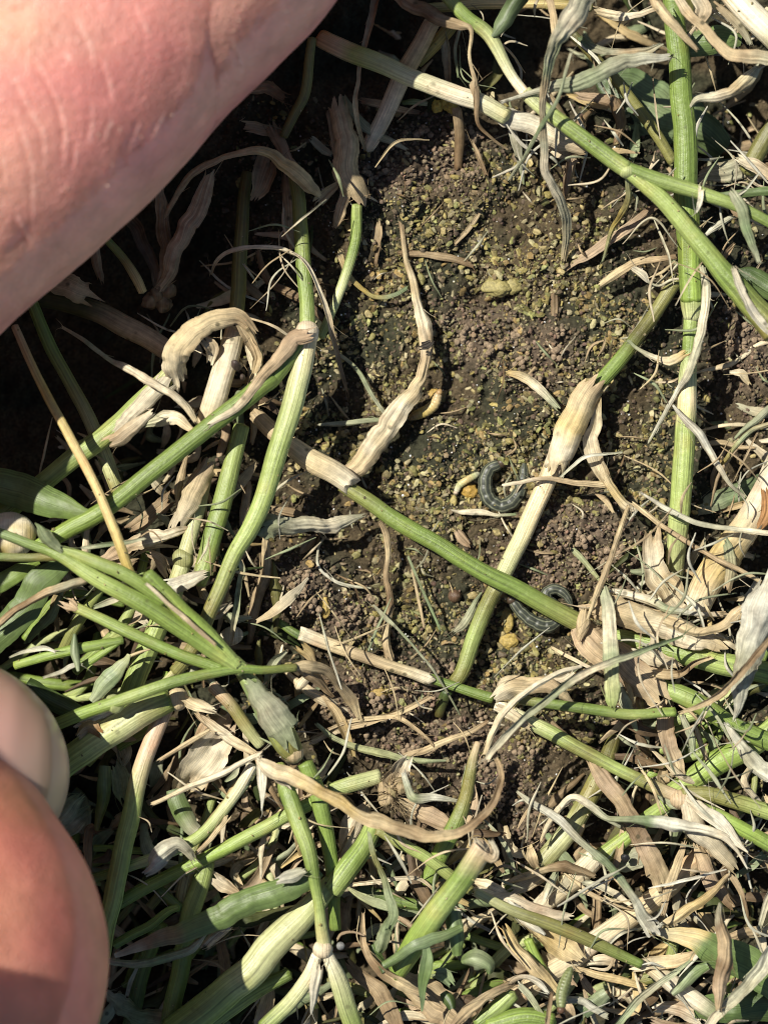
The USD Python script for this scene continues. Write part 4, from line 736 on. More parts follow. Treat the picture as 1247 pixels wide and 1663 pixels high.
# under and beside the index finger
D('arched tan strip, slim then broad, rising from the dark gap beside the index finger', '268,352,8;288,312,10;313,281,12;360,257,12;415,245,14;445,252,20;480,280,26;506,304,24;518,318,12', [1.2, 2.6, 3.4, 3.0, 2.0], 'tan>tan>straw>ystraw>straw', curl=.35)
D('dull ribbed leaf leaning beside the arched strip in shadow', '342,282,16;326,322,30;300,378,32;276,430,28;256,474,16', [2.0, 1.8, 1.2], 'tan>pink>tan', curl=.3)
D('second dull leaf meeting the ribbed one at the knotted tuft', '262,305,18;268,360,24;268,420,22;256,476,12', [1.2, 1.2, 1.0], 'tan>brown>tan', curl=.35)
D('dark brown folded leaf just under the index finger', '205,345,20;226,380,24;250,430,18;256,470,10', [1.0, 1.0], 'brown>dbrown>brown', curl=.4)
D('small brown leaf tip hanging at the edge of the index finger', '148,388,16;154,420,18;162,454,12', [2.2, 1.8], 'tan>brown', curl=.3)
thing('root_tuft', 'root', 'knotted pale brown tuft where the shaded leaves meet', join([lump(P(258. + a, 480. + b, .8), .42, 'tan>brown>straw', 'dry', 500 + a, fine=True, amp=.6) for a, b in ((0, 0), (14, -10), (-12, 8), (8, 14))]))
DS('greenish straw strand with a split middle, reaching over the pale stem under the finger', '100,530,5;140,553,7;178,584,8;198,594,13;235,615,15;270,632,15;300,655,14;318,684,8', [3.4, 4.2, 4.8, 5.0, 4.6], 'straw>ggreen>cream>cream>straw', 'grey', curl=.4)
D('small folded cream leaf lying against the forked stem', '230,690,12;255,682,24;282,682,26;318,700,8', [3.0, 3.4, 3.6], 'ggreen>cream>straw', curl=.3)
D('tan leaf strip beside the slipping sheath', '534,182,12;546,240,14;560,300,20;550,350,18;543,368,8', [2.0, 2.2, 1.8, 1.2], 'brown>tan>tan', curl=.3)
DS('whitish twisted strand curving over the slender olive stem and down to the soil', '343,446,4;352,424,6;372,408,7;400,402,8;440,402,9;470,408,10;498,427,9;521,477,9;538,530,10;546,568,9;556,610,8;563,636,4', [1.6, 2.8, 3.2, 3.4, 2.6, 1.2, .5], 'tan>cream>cream>cream>tan>brown', curl=.4, tw=(0, 60, 0))
DS('dark brown strip crossing behind the upper stem of the fork', '420,405,8;428,436,12;444,462,14;487,484,14;520,510,12;536,538,4', [1.0, 1.2, 1.6, 1.2], 'brown>brown>dbrown', curl=.3)
DS('curved yellowish strand on the soil with a fuzzy green tip', '553,412,12;562,438,9;578,460,8;606,480,8;636,480,8;662,466,7', [1.2, .9, .7, .6], 'straw>ystraw>yellow>ggreen>sage', curl=.3)
D('long twisted dry leaf, narrow above and broad below, lying on the bare soil', '638,318,8;652,360,10;659,420,10;669,456,14;678,492,18;686,520,26;692,560,24;690,595,20;674,636,28;644,676,38;618,722,40;590,752,34;566,772,28;560,784,10', [.5, .6, 1.0, 1.2, 1.4, 1.6, 1.4], 'brown>tan>straw>cream>tan>straw>cream>straw>pink', curl=.3, tw=(0, 20, -10, 0), wave=.06)
DS('small black smear of mould across the twisted dry leaf', '682,562,12;692,560,14;702,554,9', [1.95, 1.95], 'black', curl=.1, wig=0, blotch=0)
DS('thin grey green strand crossing to the twisted dry leaf', '522,568,4;548,574,6;576,598,7;600,632,8;628,674,6', [1.0, .9, .8], 'straw>ggreen>grey', 'grey')
DS('pale bluish sliver beside the thin grey green strand', '516,690,4;555,689,9;590,684,9;626,680,5', [.6, .7], 'grey>ggreen', 'grey')
D('short brown leaf scrap on the soil under the slipping sheath', '610,360,14;612,390,20;608,424,14', [.4, .4], 'tan>brown')
DS('flat brown strip lying across the upper soil behind the twisted leaf', '648,410,10;690,412,12;730,416,14;768,428,10', [.3, .5, .4], 'brown>tan>brown')
DS('thin tan straw slanting on the upper soil', '788,314,4;780,340,7;760,372,8;738,396,5', [.5, .5], 'straw>tan')
DS('short curved tan straw near the brown twig on the upper soil', '766,230,5;778,256,8;789,284,6', [.6, .6], 'tan>brown')
thing('twig', 'twig', 'short brown twig standing in the soil under the whitish stem', T_('742,176,8;746,220,9;745,272,7', [1.6, .8, .2], 'tan>brown>brown', 'dry', rough=.12))
DS('narrow tan strand crossing from the top down beside the straight straw stem', '610,-10,14;600,40,12;587,96,8;582,130,7;578,162,9;582,200,8;594,244,6', [3.4, 3.4, 3.0, 2.4, .8], 'brown>tan>tan>straw>tan', curl=.4)
DS('short brown strip on the dark soil beside the straight straw stem', '584,161,10;612,168,14;645,176,14;682,182,6', [1.4, 1.6], 'brown>tan>dbrown', curl=.4)
D('crumpled tan leaf dangling from the top edge, narrowing to a knotted thread', '640,-14,20;676,8,26;713,28,24;745,40,18;764,48,8;763,90,6;772,128,9;770,140,18;774,162,12;776,200,7;800,226,5;824,242,4', [3.8, 4.4, 4.6, 4.6, 4.4, 3.4], 'tan>brown>tan>straw>tan>brown>tan', curl=.4)
D('shadowed tan leaf along the side of the index finger', '405,142,16;430,140,24;468,156,16', [1.4, 1.6], 'tan>brown')
D('dull leaf with a pale edge under the slender olive stem', '400,205,18;430,206,20;462,212,12', [1.2, 1.3], 'tan>grey', curl=.5)
D('thick dull brown strip under the arched tan strip', '440,212,24;460,246,22;484,280,20', [1.4, 1.2], 'brown>pink')
D('wide tan scrap in the shade below the arched strip', '440,256,40;424,300,36;412,322,14', [1.4, 1.0], 'brown>tan')
D('small brown tip hanging below the arched strip', '466,284,20;468,340,22;470,376,16;472,404,6', [1.0, .8], 'brown>tan>tan')
D('grey shred in the dark near the slender olive stem', '504,224,10;520,240,16;538,250,8', [.6, .6], 'grey')
DS('grey torn strip behind the leaves at the top', '720,56,14;724,96,16;728,138,8', [2.0, 1.8], 'grey>brown', 'grey')
DS('thin grey thread beside the torn strip at the top', '746,44,6;738,80,6;744,124,3', [2.4, 2.2], 'grey>sage', 'grey')
D('small tan leaf poking out at the joint of the whitish stem', '520,318,20;536,306,18;548,298,10', [1.2, 1.2], 'straw>tan')
# top, by the forked long stem
D('long pale grey leaf falling from the top edge and narrowing over the fork', '958,-20,44;938,20,46;914,60,36;896,96,26;884,141,18;881,190,14;884,240,14;888,285,15;912,336,18;919,372,16;917,420,10', [6.6, 6.6, 6.0, 5.6, 4.6, 2.6, 1.0], 'grey>cream>ggreen>tan>grey>cream>grey>straw', 'grey', curl=.4, tw=(0, 20, -10))
DS('thin grey green thread crossing the long pale grey leaf', '926,84,5;911,150,6;896,180,7;877,209,7;852,254,6;826,292,5', [6.0, 6.4, 5.2, 3.0], 'grey>sage>grey', 'grey')
D('frass dusted whitish leaf lying crosswise to the tall upright stem', '815,166,6;850,154,8;880,146,12;911,138,26;950,126,28;1000,108,28;1040,98,22;1088,90,12', [4.6, 5.2, 5.6, 5.4], 'white>grey>ggreen>grey>white', 'grey', curl=.35)
D('wrinkled grey leaf just above the frass dusted one', '940,62,10;964,78,14;990,84,14;1043,82,14;1074,70,6', [4.6, 4.8], 'sage>grey>tan>grey', 'grey', curl=.4)
D('tan strip crossing in front of the tall upright stem at the top', '1054,-20,16;1080,22,18;1104,48,16;1132,80,6', [6.0, 6.2, 5.8], 'tan>straw>tan', curl=.4)
D('pale tan ribbon curving from the top edge out to the side', '1086,-20,14;1120,22,16;1144,44,16;1160,66,18;1186,88,22;1220,94,26;1265,92,26', [5.6, 6.2, 6.2], 'cream>tan>straw>tan>grey', curl=.35)
D('frass speckled leaf curving from the tall upright stem toward the edge', '1122,172,6;1134,160,12;1160,158,16;1190,150,22;1215,130,24;1234,108,12', [4.2, 4.8, 5.0, 4.6], 'grey>cream>straw>grey', 'grey', curl=.4)
D('tan pieces of leaf at the top beside the plump cream stem', '1130,-14,22;1142,14,28;1130,40,18', [5.0, 5.2], 'cream>tan')
D('dull strip crossing behind the short green blade in the top corner', '1160,6,12;1196,40,14;1218,72,10', [4.4, 4.2], 'tan>grey')
D('straw strip lying along the top edge', '966,18,14;1000,26,16;1040,20,12;1080,8,8', [2.6, 2.8], 'straw>cream>tan')
DS('tan strip hanging from the top edge by the long pale grey leaf', '893,-10,12;898,30,12;900,72,7', [5.2, 5.4], 'tan>straw')
D('brown curled leaf in the shade behind the forked stem', '938,148,12;966,158,20;992,168,24;1006,196,20;1000,234,10', [1.6, 1.8, 1.4], 'pink>brown>brown', curl=.5)
D('pale pointed leaf dangling at the clear edge of the whitish stem', '828,186,10;834,220,14;840,256,14;850,300,3', [3.0, 2.6, 1.6], 'white>grey>ggreen', 'grey', curl=.3)
D('small brown leaf hanging below the long whitish sheath', '930,250,10;926,272,20;922,300,16;916,330,5', [3.0, 2.6, 1.8], 'pink>brown', curl=.4)
D('cream sheath scrap under the forked stem near its joint', '882,228,18;910,246,26;940,262,18', [2.6, 2.8], 'cream>tan')
D('dull brown strip continuing below the long pale grey leaf on the soil', '918,410,16;912,440,18;903,490,16;895,540,14', [.6, .3, .2], 'pink>brown>tan')
DS('thin brown rootlet below the dull strip on the soil', '896,538,10;886,570,8;872,592,5;855,612,4', [.3, .3], 'brown>tan')
DS('pinkish brown strip slanting from the forked branch to the soil', '1074,330,8;1040,352,16;990,390,18;950,416,16;900,446,12', [2.0, 1.4, .8, .4], 'brown>pink>pink>tan', curl=.3)
DS('straw strip with split end reaching toward the tall upright stem over the soil', '1106,416,8;1066,420,12;1029,427,14;996,444,16;972,464,10', [1.8, 1.6, 1.0], 'brown>tan>straw>straw', curl=.4)
DS('wavy yellow green thin leaf dropping from the fork', '1018,288,8;1020,320,12;1010,348,12;994,372,9;978,424,4', [4.6, 3.6, 2.0, 1.0], 'ggreen>yellow>ggreen', 'grey', curl=.5)
DS('cream shred by the olive upper stem of the pale joint', '1028,436,12;1044,446,14;1052,458,5', [1.6, 1.4], 'cream>white')
DS('thin pale curl beside the shred under the olive upper stem', '1052,458,4;1070,464,4;1090,454,5;1104,452,3', [1.8, 2.0], 'grey>cream', 'grey')
D('grey green leaf drooping from the forked branch at the edge', '1186,314,16;1206,342,20;1216,380,16;1232,426,8', [6.0, 6.0, 5.6], 'grey>sage>grey', 'grey', curl=.4)
D('white scrap under the forked branch beside the tall upright stem', '1146,382,5;1166,366,12;1190,350,8', [4.2, 4.4], 'white>grey', 'grey')
D('cream shell like scrap between the forked branches at the edge', '1206,346,16;1226,354,22;1255,364,20', [4.6, 4.8], 'cream>straw')
D('dull wide strip behind the forked branch at the edge', '1130,288,20;1180,274,34;1240,262,30', [1.0, 1.2], 'tan>grey>brown')
D('cream folded scrap at the edge above the forked branch', '1196,258,16;1224,272,22;1256,286,18', [2.2, 2.4], 'cream>tan')
DS('pale strip hugging the forked side branch at the edge', '1190,436,10;1206,480,14;1228,520,16;1262,552,14', [6.0, 6.0], 'cream>white>cream')
# along the tall upright stem
D('greenish white leaf hugging the tall upright stem and peeling away below its joint', '1138,430,10;1144,470,16;1142,520,14;1132,560,16;1116,604,16;1096,640,9;1074,680,8;1054,718,5', [4.0, 4.2, 4.0, 3.6, 2.4, 1.4], 'grey>cream>grey>white>grey', 'grey', curl=.4)
D('white strip peeling from the lower tall stem toward the edge', '1092,658,4;1110,682,13;1134,710,15;1160,750,13;1184,786,8;1210,808,5', [3.4, 3.8, 3.4, 2.6], 'white>white>cream>grey', 'grey', curl=.35)
D('frayed pale yellow leaf at the band of the tall upright stem', '1112,576,16;1086,586,14;1060,580,12;1036,568,7;1018,552,5', [3.0, 2.6, 2.0], 'ystraw>cream>ggreen', 'grey', curl=.4, rag=.25)
D('fluttering cream leaf beside the thick tan joint sheath', '826,606,10;850,612,16;874,630,18;908,662,10', [1.2, 1.6, 2.0], 'ystraw>cream>ggreen', 'grey', curl=.4)
DS('straw thread reaching across the curled caterpillar to the star shaped scrap', '816,789,5;840,785,7;888,779,8;940,786,10;989,787,12', [1.9, 2.3, 2.4, 2.0], 'cream>tan>straw', curl=.3)
DS('thin bluish white thread on the tan leaf of the joint', '902,782,3;930,758,6;955,742,6;1010,734,3', [2.2, 2.6, 2.4], 'grey>white>grey', 'grey')
D('star shaped straw scrap with long arms above the second caterpillar', '984,774,16;1000,800,16;1018,820,18;1034,828,6', [2.2, 2.6, 2.8], 'straw>ystraw>cream', name='straw_star', curl=.4)
DS('long arm of straw slanting from the star shaped scrap to the folded sheath', '1020,820,6;1006,862,9;989,908,11;970,960,11;954,1006,5', [2.8, 3.4, 3.9], 'straw>tan>straw', curl=.4)
DS('thin straw running from the star shaped scrap down to the edge', '1026,816,8;1052,836,9;1083,858,9;1120,880,9;1164,908,9;1205,928,8;1255,958,6', [3.0, 3.8, 4.4, 4.2], 'straw>tan>tan>straw', curl=.4)
DS('short pointed straw under the star shaped scrap', '964,798,5;984,816,9;996,832,4', [1.2, 1.2], 'tan>straw')
DS('thin pale green strip pointing at the long straw arm', '920,880,5;938,900,9;958,924,9;974,944,5', [.9, 1.2, 1.2], 'ggreen>pale', 'grey')
D('straight yellow green strip standing over the folded sheath', '981,952,14;986,990,22;990,1040,26;992,1090,26;994,1134,24;994,1150,12', [3.4, 4.4, 5.0, 4.8], 'ggreen>grey>cream>ggreen>pale>lgreen', 'grey', curl=.2, wig=.2)
DS('white and green blade strip lying behind the straight strip', '985,960,6;1010,966,14;1050,976,16;1090,990,14;1134,996,8;1180,998,12', [2.8, 3.2, 3.0], 'white>cream>ggreen>white>tan', 'grey', curl=.3)
DS('twin thin whitish straws running to the edge across the foot of the tall stem', '1040,800,4;1076,824,9;1110,840,10;1150,852,10;1262,868,9', [3.6, 4.2, 4.4], 'white>grey>cream', 'grey', curl=.5)
DS('bent yellow green thin leaf at the edge', '1264,686,10;1230,694,9;1204,716,9;1180,744,8;1166,758,4', [3.4, 3.2, 2.4], 'tan>ggreen>yellow', 'grey', curl=.4)
DS('flat straw on the soil near the edge', '1130,722,6;1170,718,9;1200,726,8;1226,728,4', [.6, .8], 'straw>tan')
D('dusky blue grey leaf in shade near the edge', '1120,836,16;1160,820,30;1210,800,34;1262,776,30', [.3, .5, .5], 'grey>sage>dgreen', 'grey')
D('shaded dry wisp at the edge between stalks', '1176,880,14;1186,910,20;1182,960,14', [3.4, 3.6], 'ggreen>tan', 'grey', rag=.3)
D('silky white leaf hanging at the edge', '1256,940,50;1240,1000,64;1218,1060,48;1206,1110,32;1198,1150,16;1190,1172,5', [5.0, 5.4, 5.2, 4.4], 'white>white>grey>white', 'grey', curl=.35)
DS('brown curved strand sweeping in front of the silky white leaf', '1262,1020,9;1230,1064,12;1197,1100,12;1150,1138,11;1104,1158,6', [6.2, 6.4, 5.8, 4.8], 'tan>brown>tan>straw', curl=.4)
D('curled brown wisp at the mouth of the lower green stem', '1062,1092,20;1090,1096,18;1110,1088,12;1128,1074,10;1156,1066,6', [3.4, 3.8, 3.6], 'straw>brown>straw', curl=.6)
D('torn cream scrap under the straight strip', '1040,1050,24;1068,1068,26;1104,1082,12', [3.4, 3.4], 'cream>straw', rag=.3)
D('grey white leaf pointing down at the edge below the silky leaf', '1178,1176,8;1200,1206,18;1230,1238,30;1262,1266,30', [4.2, 4.4], 'white>grey>white', 'grey', curl=.35)
D('pale strip below the silky leaf', '1106,1160,8;1118,1190,14;1124,1226,10', [4.0, 3.8], 'grey>ggreen', 'grey')
D('brown leaf piece hanging under the slim green stem', '1084,1156,30;1086,1196,28;1094,1236,26;1100,1262,18', [2.8, 2.4, 2.2], 'tan>pink>straw', curl=.3)
DS('thin tan strand beside the brown hanging piece', '1130,1178,8;1140,1210,9;1150,1240,7', [3.0, 2.6], 'straw>tan')
# centre soil
D('wavy pale green grey leaf stub sticking out from the middle of the fork stem', '418,860,34;440,850,48;470,856,32;510,852,26;548,850,28;574,842,12;590,838,6', [3.8, 3.6, 2.6, 1.8, 1.4], 'ggreen>grey>cream>grey', 'grey', curl=.3, rag=.2, wave=.14)
D('hanging brown leaf strip on the soil beside the fork stem', '432,872,12;431,910,18;424,955,20;414,1000,18;406,1044,8', [2.0, 1.4, 1.0, .8], 'straw>tan>tan>brown', curl=.35)
DS('greenish dry strip dangling from the fork stem above the pale seed', '380,898,4;392,922,10;388,950,9;380,1000,12;376,1044,6', [4.4, 3.8, 3.2, 2.4], 'grey>ggreen>cream', 'grey', curl=.4)
DS('curled silvery hair like strand on the middle soil', '526,872,3;516,892,4;518,922,5;545,944,6;572,952,6;602,956,3', [.8, 1.0, .9], 'grey>white>grey', 'grey')
DS('upright tan root strand beneath the thick diagonal stem', '618,850,8;628,870,12;631,900,12;628,938,10;632,988,13;627,1035,14;632,1068,16', [1.6, 1.0, .8, .7], 'tan>straw>tan>brown>straw>tan', curl=.4)
DS('fine green thread slanting over the soil beside the upright root strand', '662,902,4;690,966,5;714,1024,4', [.8, .8], 'ggreen>sage', 'grey')
DS('fine straw thread next to the green one on the soil', '669,926,4;680,974,5;689,1020,4', [.7, .7], 'straw>tan')
DS('long fine green grey thread reaching down across the creeping runner', '606,984,4;625,1004,8;646,1022,5;696,1079,4;722,1118,4;746,1160,3', [.9, 1.6, 2.4, 1.2], 'grey>ggreen>grey>ggreen', 'grey')
D('slim pale green leaf on the soil by the pale stem', '782,964,4;768,988,12;752,1012,14;738,1026,6', [.6, .8], 'ggreen>grey', 'grey', curl=.3)
D('small cream leaf sliver just under the curled caterpillar', '732,828,3;752,832,9;784,832,10;806,836,6;838,835,4', [.5, .6, .5], 'cream>cream>sage', 'grey')
DS('paired tan straws meeting at a bend on the lower soil', '502,1206,8;550,1186,12;599,1172,12;660,1150,11;702,1128,7', [1.0, 1.4, 1.4], 'cream>tan>straw>tan', curl=.4)
DS('second tan straw running beside the paired one', '504,1200,4;560,1174,7;612,1166,9;650,1168,9;690,1196,6;704,1212,3', [1.3, 1.6, 1.2], 'tan>straw>tan')
DS('greenish straw curving along the lower edge of the soil', '512,1176,6;540,1198,9;574,1212,11;620,1226,13;670,1236,10;724,1236,4', [1.6, 2.0, 1.6], 'ggreen>pale>ggreen', 'grey')
DS('bent tan strand under the strand ends of the lower soil', '655,1228,8;690,1218,11;724,1204,10;760,1190,9;792,1172,6', [.9, 1.2, 1.2], 'tan>straw>brown')
DS('short ochre shred beside the withered leaf tip', '486,1180,5;500,1160,9;516,1140,5', [.6, .6], 'ystraw>brown')
D('brown chip of leaf on the middle soil', '488,900,6;500,884,16;512,870,8', [.5, .5], 'tan>brown')
D('pinkish scrap on the soil under the curled caterpillar', '742,862,10;752,876,18;764,888,8', [.3, .3], 'pink>brown')
D('tan leaf strip cut off under the fork stem', '440,826,8;470,832,14;500,842,8', [1.0, 1.0], 'tan>brown')
DS('long pale strand curving from the cream stem past the straight strip', '790,1238,8;808,1212,12;850,1166,13;911,1116,14;960,1088,12;1029,1062,12;1070,1046,8;1110,1032,4', [5.4, 5.8, 6.0, 5.8, 5.0], 'cream>grey>ggreen>cream>ggreen>sage', 'grey', curl=.4)
DS('cream strand lying under the long pale strand', '786,1226,8;806,1180,14;828,1146,12;871,1112,10;910,1092,9;944,1082,5', [4.4, 4.8, 4.6, 4.0], 'straw>cream>cream', curl=.4)
D('tan sheath flap at the joint of the creeping runner', '804,1132,24;816,1124,40;846,1112,34;880,1112,30;912,1132,18;930,1144,6', [2.4, 2.8, 3.0, 2.6], 'cream>straw>tan>straw', curl=.35)
D('curled tan leaf edge behind the flap', '880,1104,8;910,1100,18;928,1090,10', [2.2, 2.4], 'tan>cream', curl=.5)
D('straw end of the creeping runner joint', '806,1150,12;830,1162,20;862,1182,10', [2.8, 2.8], 'cream>straw', curl=.3)
DS('thin tan stalk slanting under the jointed green runner', '884,1160,6;910,1186,8;940,1210,6', [1.6, 1.4], 'tan>brown')
DS('straw thread near the flap on the soil', '896,1052,4;928,1070,7;962,1086,6', [1.4, 1.8], 'straw>cream')
# straw loop and lower left
D('long straw coloured loop curving across the bottom centre', '418,1236,10;432,1246,24;462,1260,28;494,1275,24;528,1292,22;562,1310,22;600,1332,26;640,1348,24;690,1357,22;740,1354,18;774,1334,16;800,1304,13;815,1270,11;812,1244,10;800,1224,6', [5.4, 6.0, 6.4, 6.4, 6.2, 5.8, 5.2], 'cream>straw>ystraw>straw>tan>straw>tan>brown>tan', name='straw_loop', curl=.45, wave=.05)
D('short cream stub beside the beginning of the straw loop', '432,1246,20;452,1262,26;472,1278,14', [5.2, 5.2], 'pink>cream', curl=.4)
D('sharp white leaf tip pointing down from the runner joint', '423,1228,10;424,1256,17;425,1284,13;425,1316,2', [5.0, 5.2, 5.0], 'cream>white>white', curl=.2, fold=.15, blotch=.1)
D('broad papery husk, cream coloured, below the tan joint', '374,1172,30;352,1204,58;330,1236,66;312,1266,54;300,1286,24', [2.0, 2.6, 2.4, 1.8], 'pink>cream>cream>straw', curl=.3, wave=.06)
DS('pair of pale straws crossing over the papery husk', '248,1308,7;290,1288,9;340,1264,11;391,1242,11;424,1226,8', [4.2, 4.8, 4.8], 'straw>cream>cream', curl=.5)
DS('thin straw crossing the papery husk higher up', '256,1238,7;296,1212,9;340,1186,7', [3.2, 3.6], 'tan>straw')
DS('flat straw with a fleshy tip beside the tan joint', '298,1134,16;320,1146,24;346,1158,12', [4.0, 4.0], 'straw>cream', curl=.4)
D('brownish leaf strip running to the runner joint above the husk', '318,1158,12;350,1182,20;386,1208,18;416,1226,10', [3.0, 3.2], 'tan>cream>straw', curl=.3)
D('tan leaf curl below the pair of pale straws', '404,1256,10;384,1284,18;362,1312,16;330,1346,8', [3.6, 3.6, 3.2], 'straw>ystraw>tan', curl=.5)
DS('slim tan stalk branching off by the torn whitish leaf', '318,1386,8;340,1366,9;362,1340,9;372,1326,12', [4.0, 4.2], 'tan>straw')
D('ragged tan leaf lying under the forked runner', '160,912,10;196,892,24;240,874,28;284,864,20;320,860,6', [2.4, 2.8, 2.8, 2.4], 'pink>tan>cream>tan', curl=.35, rag=.25)
DS('grey green thin leaf laid over the ragged tan one', '134,890,5;170,884,9;204,880,8;236,874,4', [5.2, 5.8], 'grey>sage>grey', 'grey')
D('dark brown flat stalk behind the yellow stem', '206,864,20;240,838,26;276,812,24', [1.0, 1.2], 'brown>tan>brown')
D('tan broken sheath pieces near the yellow stem tip', '172,902,20;192,912,30;216,906,16', [2.0, 2.2], 'straw>tan')
D('curly brown leaf near the swollen joint', '240,900,14;258,910,26;272,930,18', [2.4, 2.4], 'pink>tan', curl=.5, rag=.3)
D('shaded wisp curling in front of the yellow stem', '-10,1020,12;20,994,13;56,974,14;100,956,16;140,944,14;160,936,6', [4.8, 5.2, 5.4, 5.0], 'tan>brown>tan>grey>tan', curl=.5)
D('pale scrap lying between the slim runner and the thick pale stem', '208,1012,10;222,998,26;238,1010,12', [1.4, 1.6], 'pink>cream')
D('short pale green strip under the forked runner', '154,986,6;176,978,11;196,972,8', [3.8, 4.0], 'ggreen>cream', 'grey')
D('thin pale dry tip above the thumb nail', '16,1068,3;40,1058,7;70,1052,8;90,1058,5', [3.8, 4.2], 'grey>white', 'grey')
DS('silvery dry leaf tip poking over the thumb nail', '70,1102,4;96,1092,8;116,1082,10;132,1078,6', [4.4, 4.6], 'grey>white', 'grey')
D('pale broken sheath next to the smooth green stem', '124,1172,16;150,1160,24;184,1150,14', [3.6, 3.8], 'white>cream')
D('tan wrinkled scrap on the plump green stem', '126,1196,10;142,1180,24;160,1192,16', [4.0, 4.2], 'straw>tan>rust', curl=.4, rag=.3)
D('pale leaf beneath the plump stem and smooth stem', '110,1216,8;140,1196,22;178,1172,26;212,1150,10', [2.6, 3.0, 3.0], 'ggreen>cream>ggreen', 'grey')
D('grey shaded leaf in the dark gap by the thumb', '88,1336,16;110,1322,34;134,1296,16', [2.6, 2.8], 'grey>sage', 'grey')
D('shaded dry leaf standing in the dark gap by the thumb', '144,1420,10;142,1380,14;148,1344,16;160,1352,6', [1.2, 1.6], 'tan>brown')
DS('grey shaded strand lying across the shaded stems under the broad blade', '170,1560,10;220,1566,14;270,1556,16;310,1542,14;336,1516,6', [4.0, 4.4, 4.4], 'grey>sage>grey', 'grey', curl=.4)
DS('withered white patch on the broad dusky blade', '452,1432,12;474,1424,24;494,1416,12', [5.4, 5.5], 'white>grey', 'grey', curl=.2)
D('tan edge strip beneath the broad dusky blade', '330,1538,14;352,1520,18;372,1506,8', [3.4, 3.6], 'tan>cream')
D('shaded grey leaf at the bottom below the broad blade', '166,1612,20;200,1636,34;246,1650,30;290,1668,14', [1.4, 1.6, 1.4], 'grey>sage>tan', 'grey', rag=.3)
DS('thin grey stalk in the shade below the broad blade', '224,1568,5;214,1592,7;206,1618,6', [1.6, 1.4], 'grey', 'grey')
D('straw scrap beside the upright stem and broad blade', '344,1426,20;362,1438,24;384,1448,14', [2.6, 2.6], 'cream>tan')
D('tan leaf leaning behind the big pale stem', '356,1530,16;366,1566,20;372,1610,14', [.8, .8], 'brown>tan')
D('curled pink tan leaf at the bottom under the biggest stem', '442,1590,12;434,1630,26;418,1672,24', [1.8, 2.0], 'tan>straw>pink', curl=.4)
D('shaded straw pieces at the bottom edge between two stems', '500,1640,14;504,1670,24;500,1700,20', [1.6, 1.6], 'ystraw>straw')
D('cream scrap behind the big stem and the straw loop', '556,1390,24;572,1352,40;590,1322,30;600,1306,14', [1.8, 2.2, 2.2], 'cream>cream>tan', curl=.35)
D('cream fan shaped sheath above the hairy stump', '638,1294,12;640,1268,32;652,1244,38;664,1230,14', [3.0, 3.2], 'straw>tan>cream', curl=.4)
D('whitish leaf with a spotted end by the hairy stump', '654,1256,8;664,1286,14;676,1296,18;706,1296,14;742,1302,6', [3.6, 3.8, 3.2], 'white>ggreen>white>grey', 'grey', curl=.4)
D('pinkish dry leaf behind the straw loop', '654,1310,26;682,1322,32;716,1334,28;738,1340,12', [2.8, 3.0], 'straw>pink>tan', curl=.35)
DS('wispy grey green leaf leaning on the upright pale stem near the bottom centre', '598,1352,6;606,1384,10;622,1420,11;632,1456,16;640,1486,22;632,1506,14', [4.0, 4.4, 4.6, 4.4], 'ggreen>olive>ggreen>sage', 'grey', curl=.5)
DS('pale green leaf end meeting the wispy leaf', '566,1444,5;590,1458,13;616,1470,16;640,1478,10', [4.0, 4.4], 'pale>ggreen', 'grey', curl=.4)
D('crumpled dusty green leaf hanging below the wispy leaf', '636,1494,18;624,1514,24;616,1540,22;606,1562,12', [4.2, 4.0, 3.6], 'sage>ggreen>sage', 'grey', curl=.5, rag=.25)
DS('thin white tan straw lying behind the wispy leaf', '558,1439,6;600,1434,7;646,1427,8;682,1430,7;710,1450,4', [3.2, 3.6, 3.2], 'straw>cream>tan')
D('wavy brown strip curling at the bottom centre', '590,1484,5;589,1516,10;594,1544,14;612,1570,20;640,1590,22;668,1606,18;694,1620,8', [3.6, 4.0, 4.2, 4.0, 3.4], 'tan>tan>brown>straw>tan', curl=.4)
D('brown leaf leaning to the bottom edge', '566,1562,14;590,1592,24;626,1628,28;652,1676,24', [2.2, 2.4, 2.4], 'brown>tan>brown', curl=.3)
D('wide wrinkled tan leaf at the bottom centre', '650,1590,30;690,1612,56;730,1640,66;766,1668,44', [1.8, 2.4, 2.4], 'straw>tan>tan', curl=.2, wave=.12)
D('straw leaf end reaching up at the bottom centre', '736,1668,14;764,1640,20;790,1618,18;836,1598,10', [3.4, 3.8, 3.4], 'tan>straw>brown', curl=.4)
DS('wiry tan tendril by the joint of the parting stem', '548,1528,4;556,1518,5;574,1515,4;592,1520,3', [4.6, 4.8], 'tan>pink')
thing('wet_bead', 'bead', 'clear glinting droplet beside the joint of the parting stem', lump(P(553., 1537., 4.4), .2, np.array([.2, .2, .19]), 'stem', 815, fine=True, amp=.05))
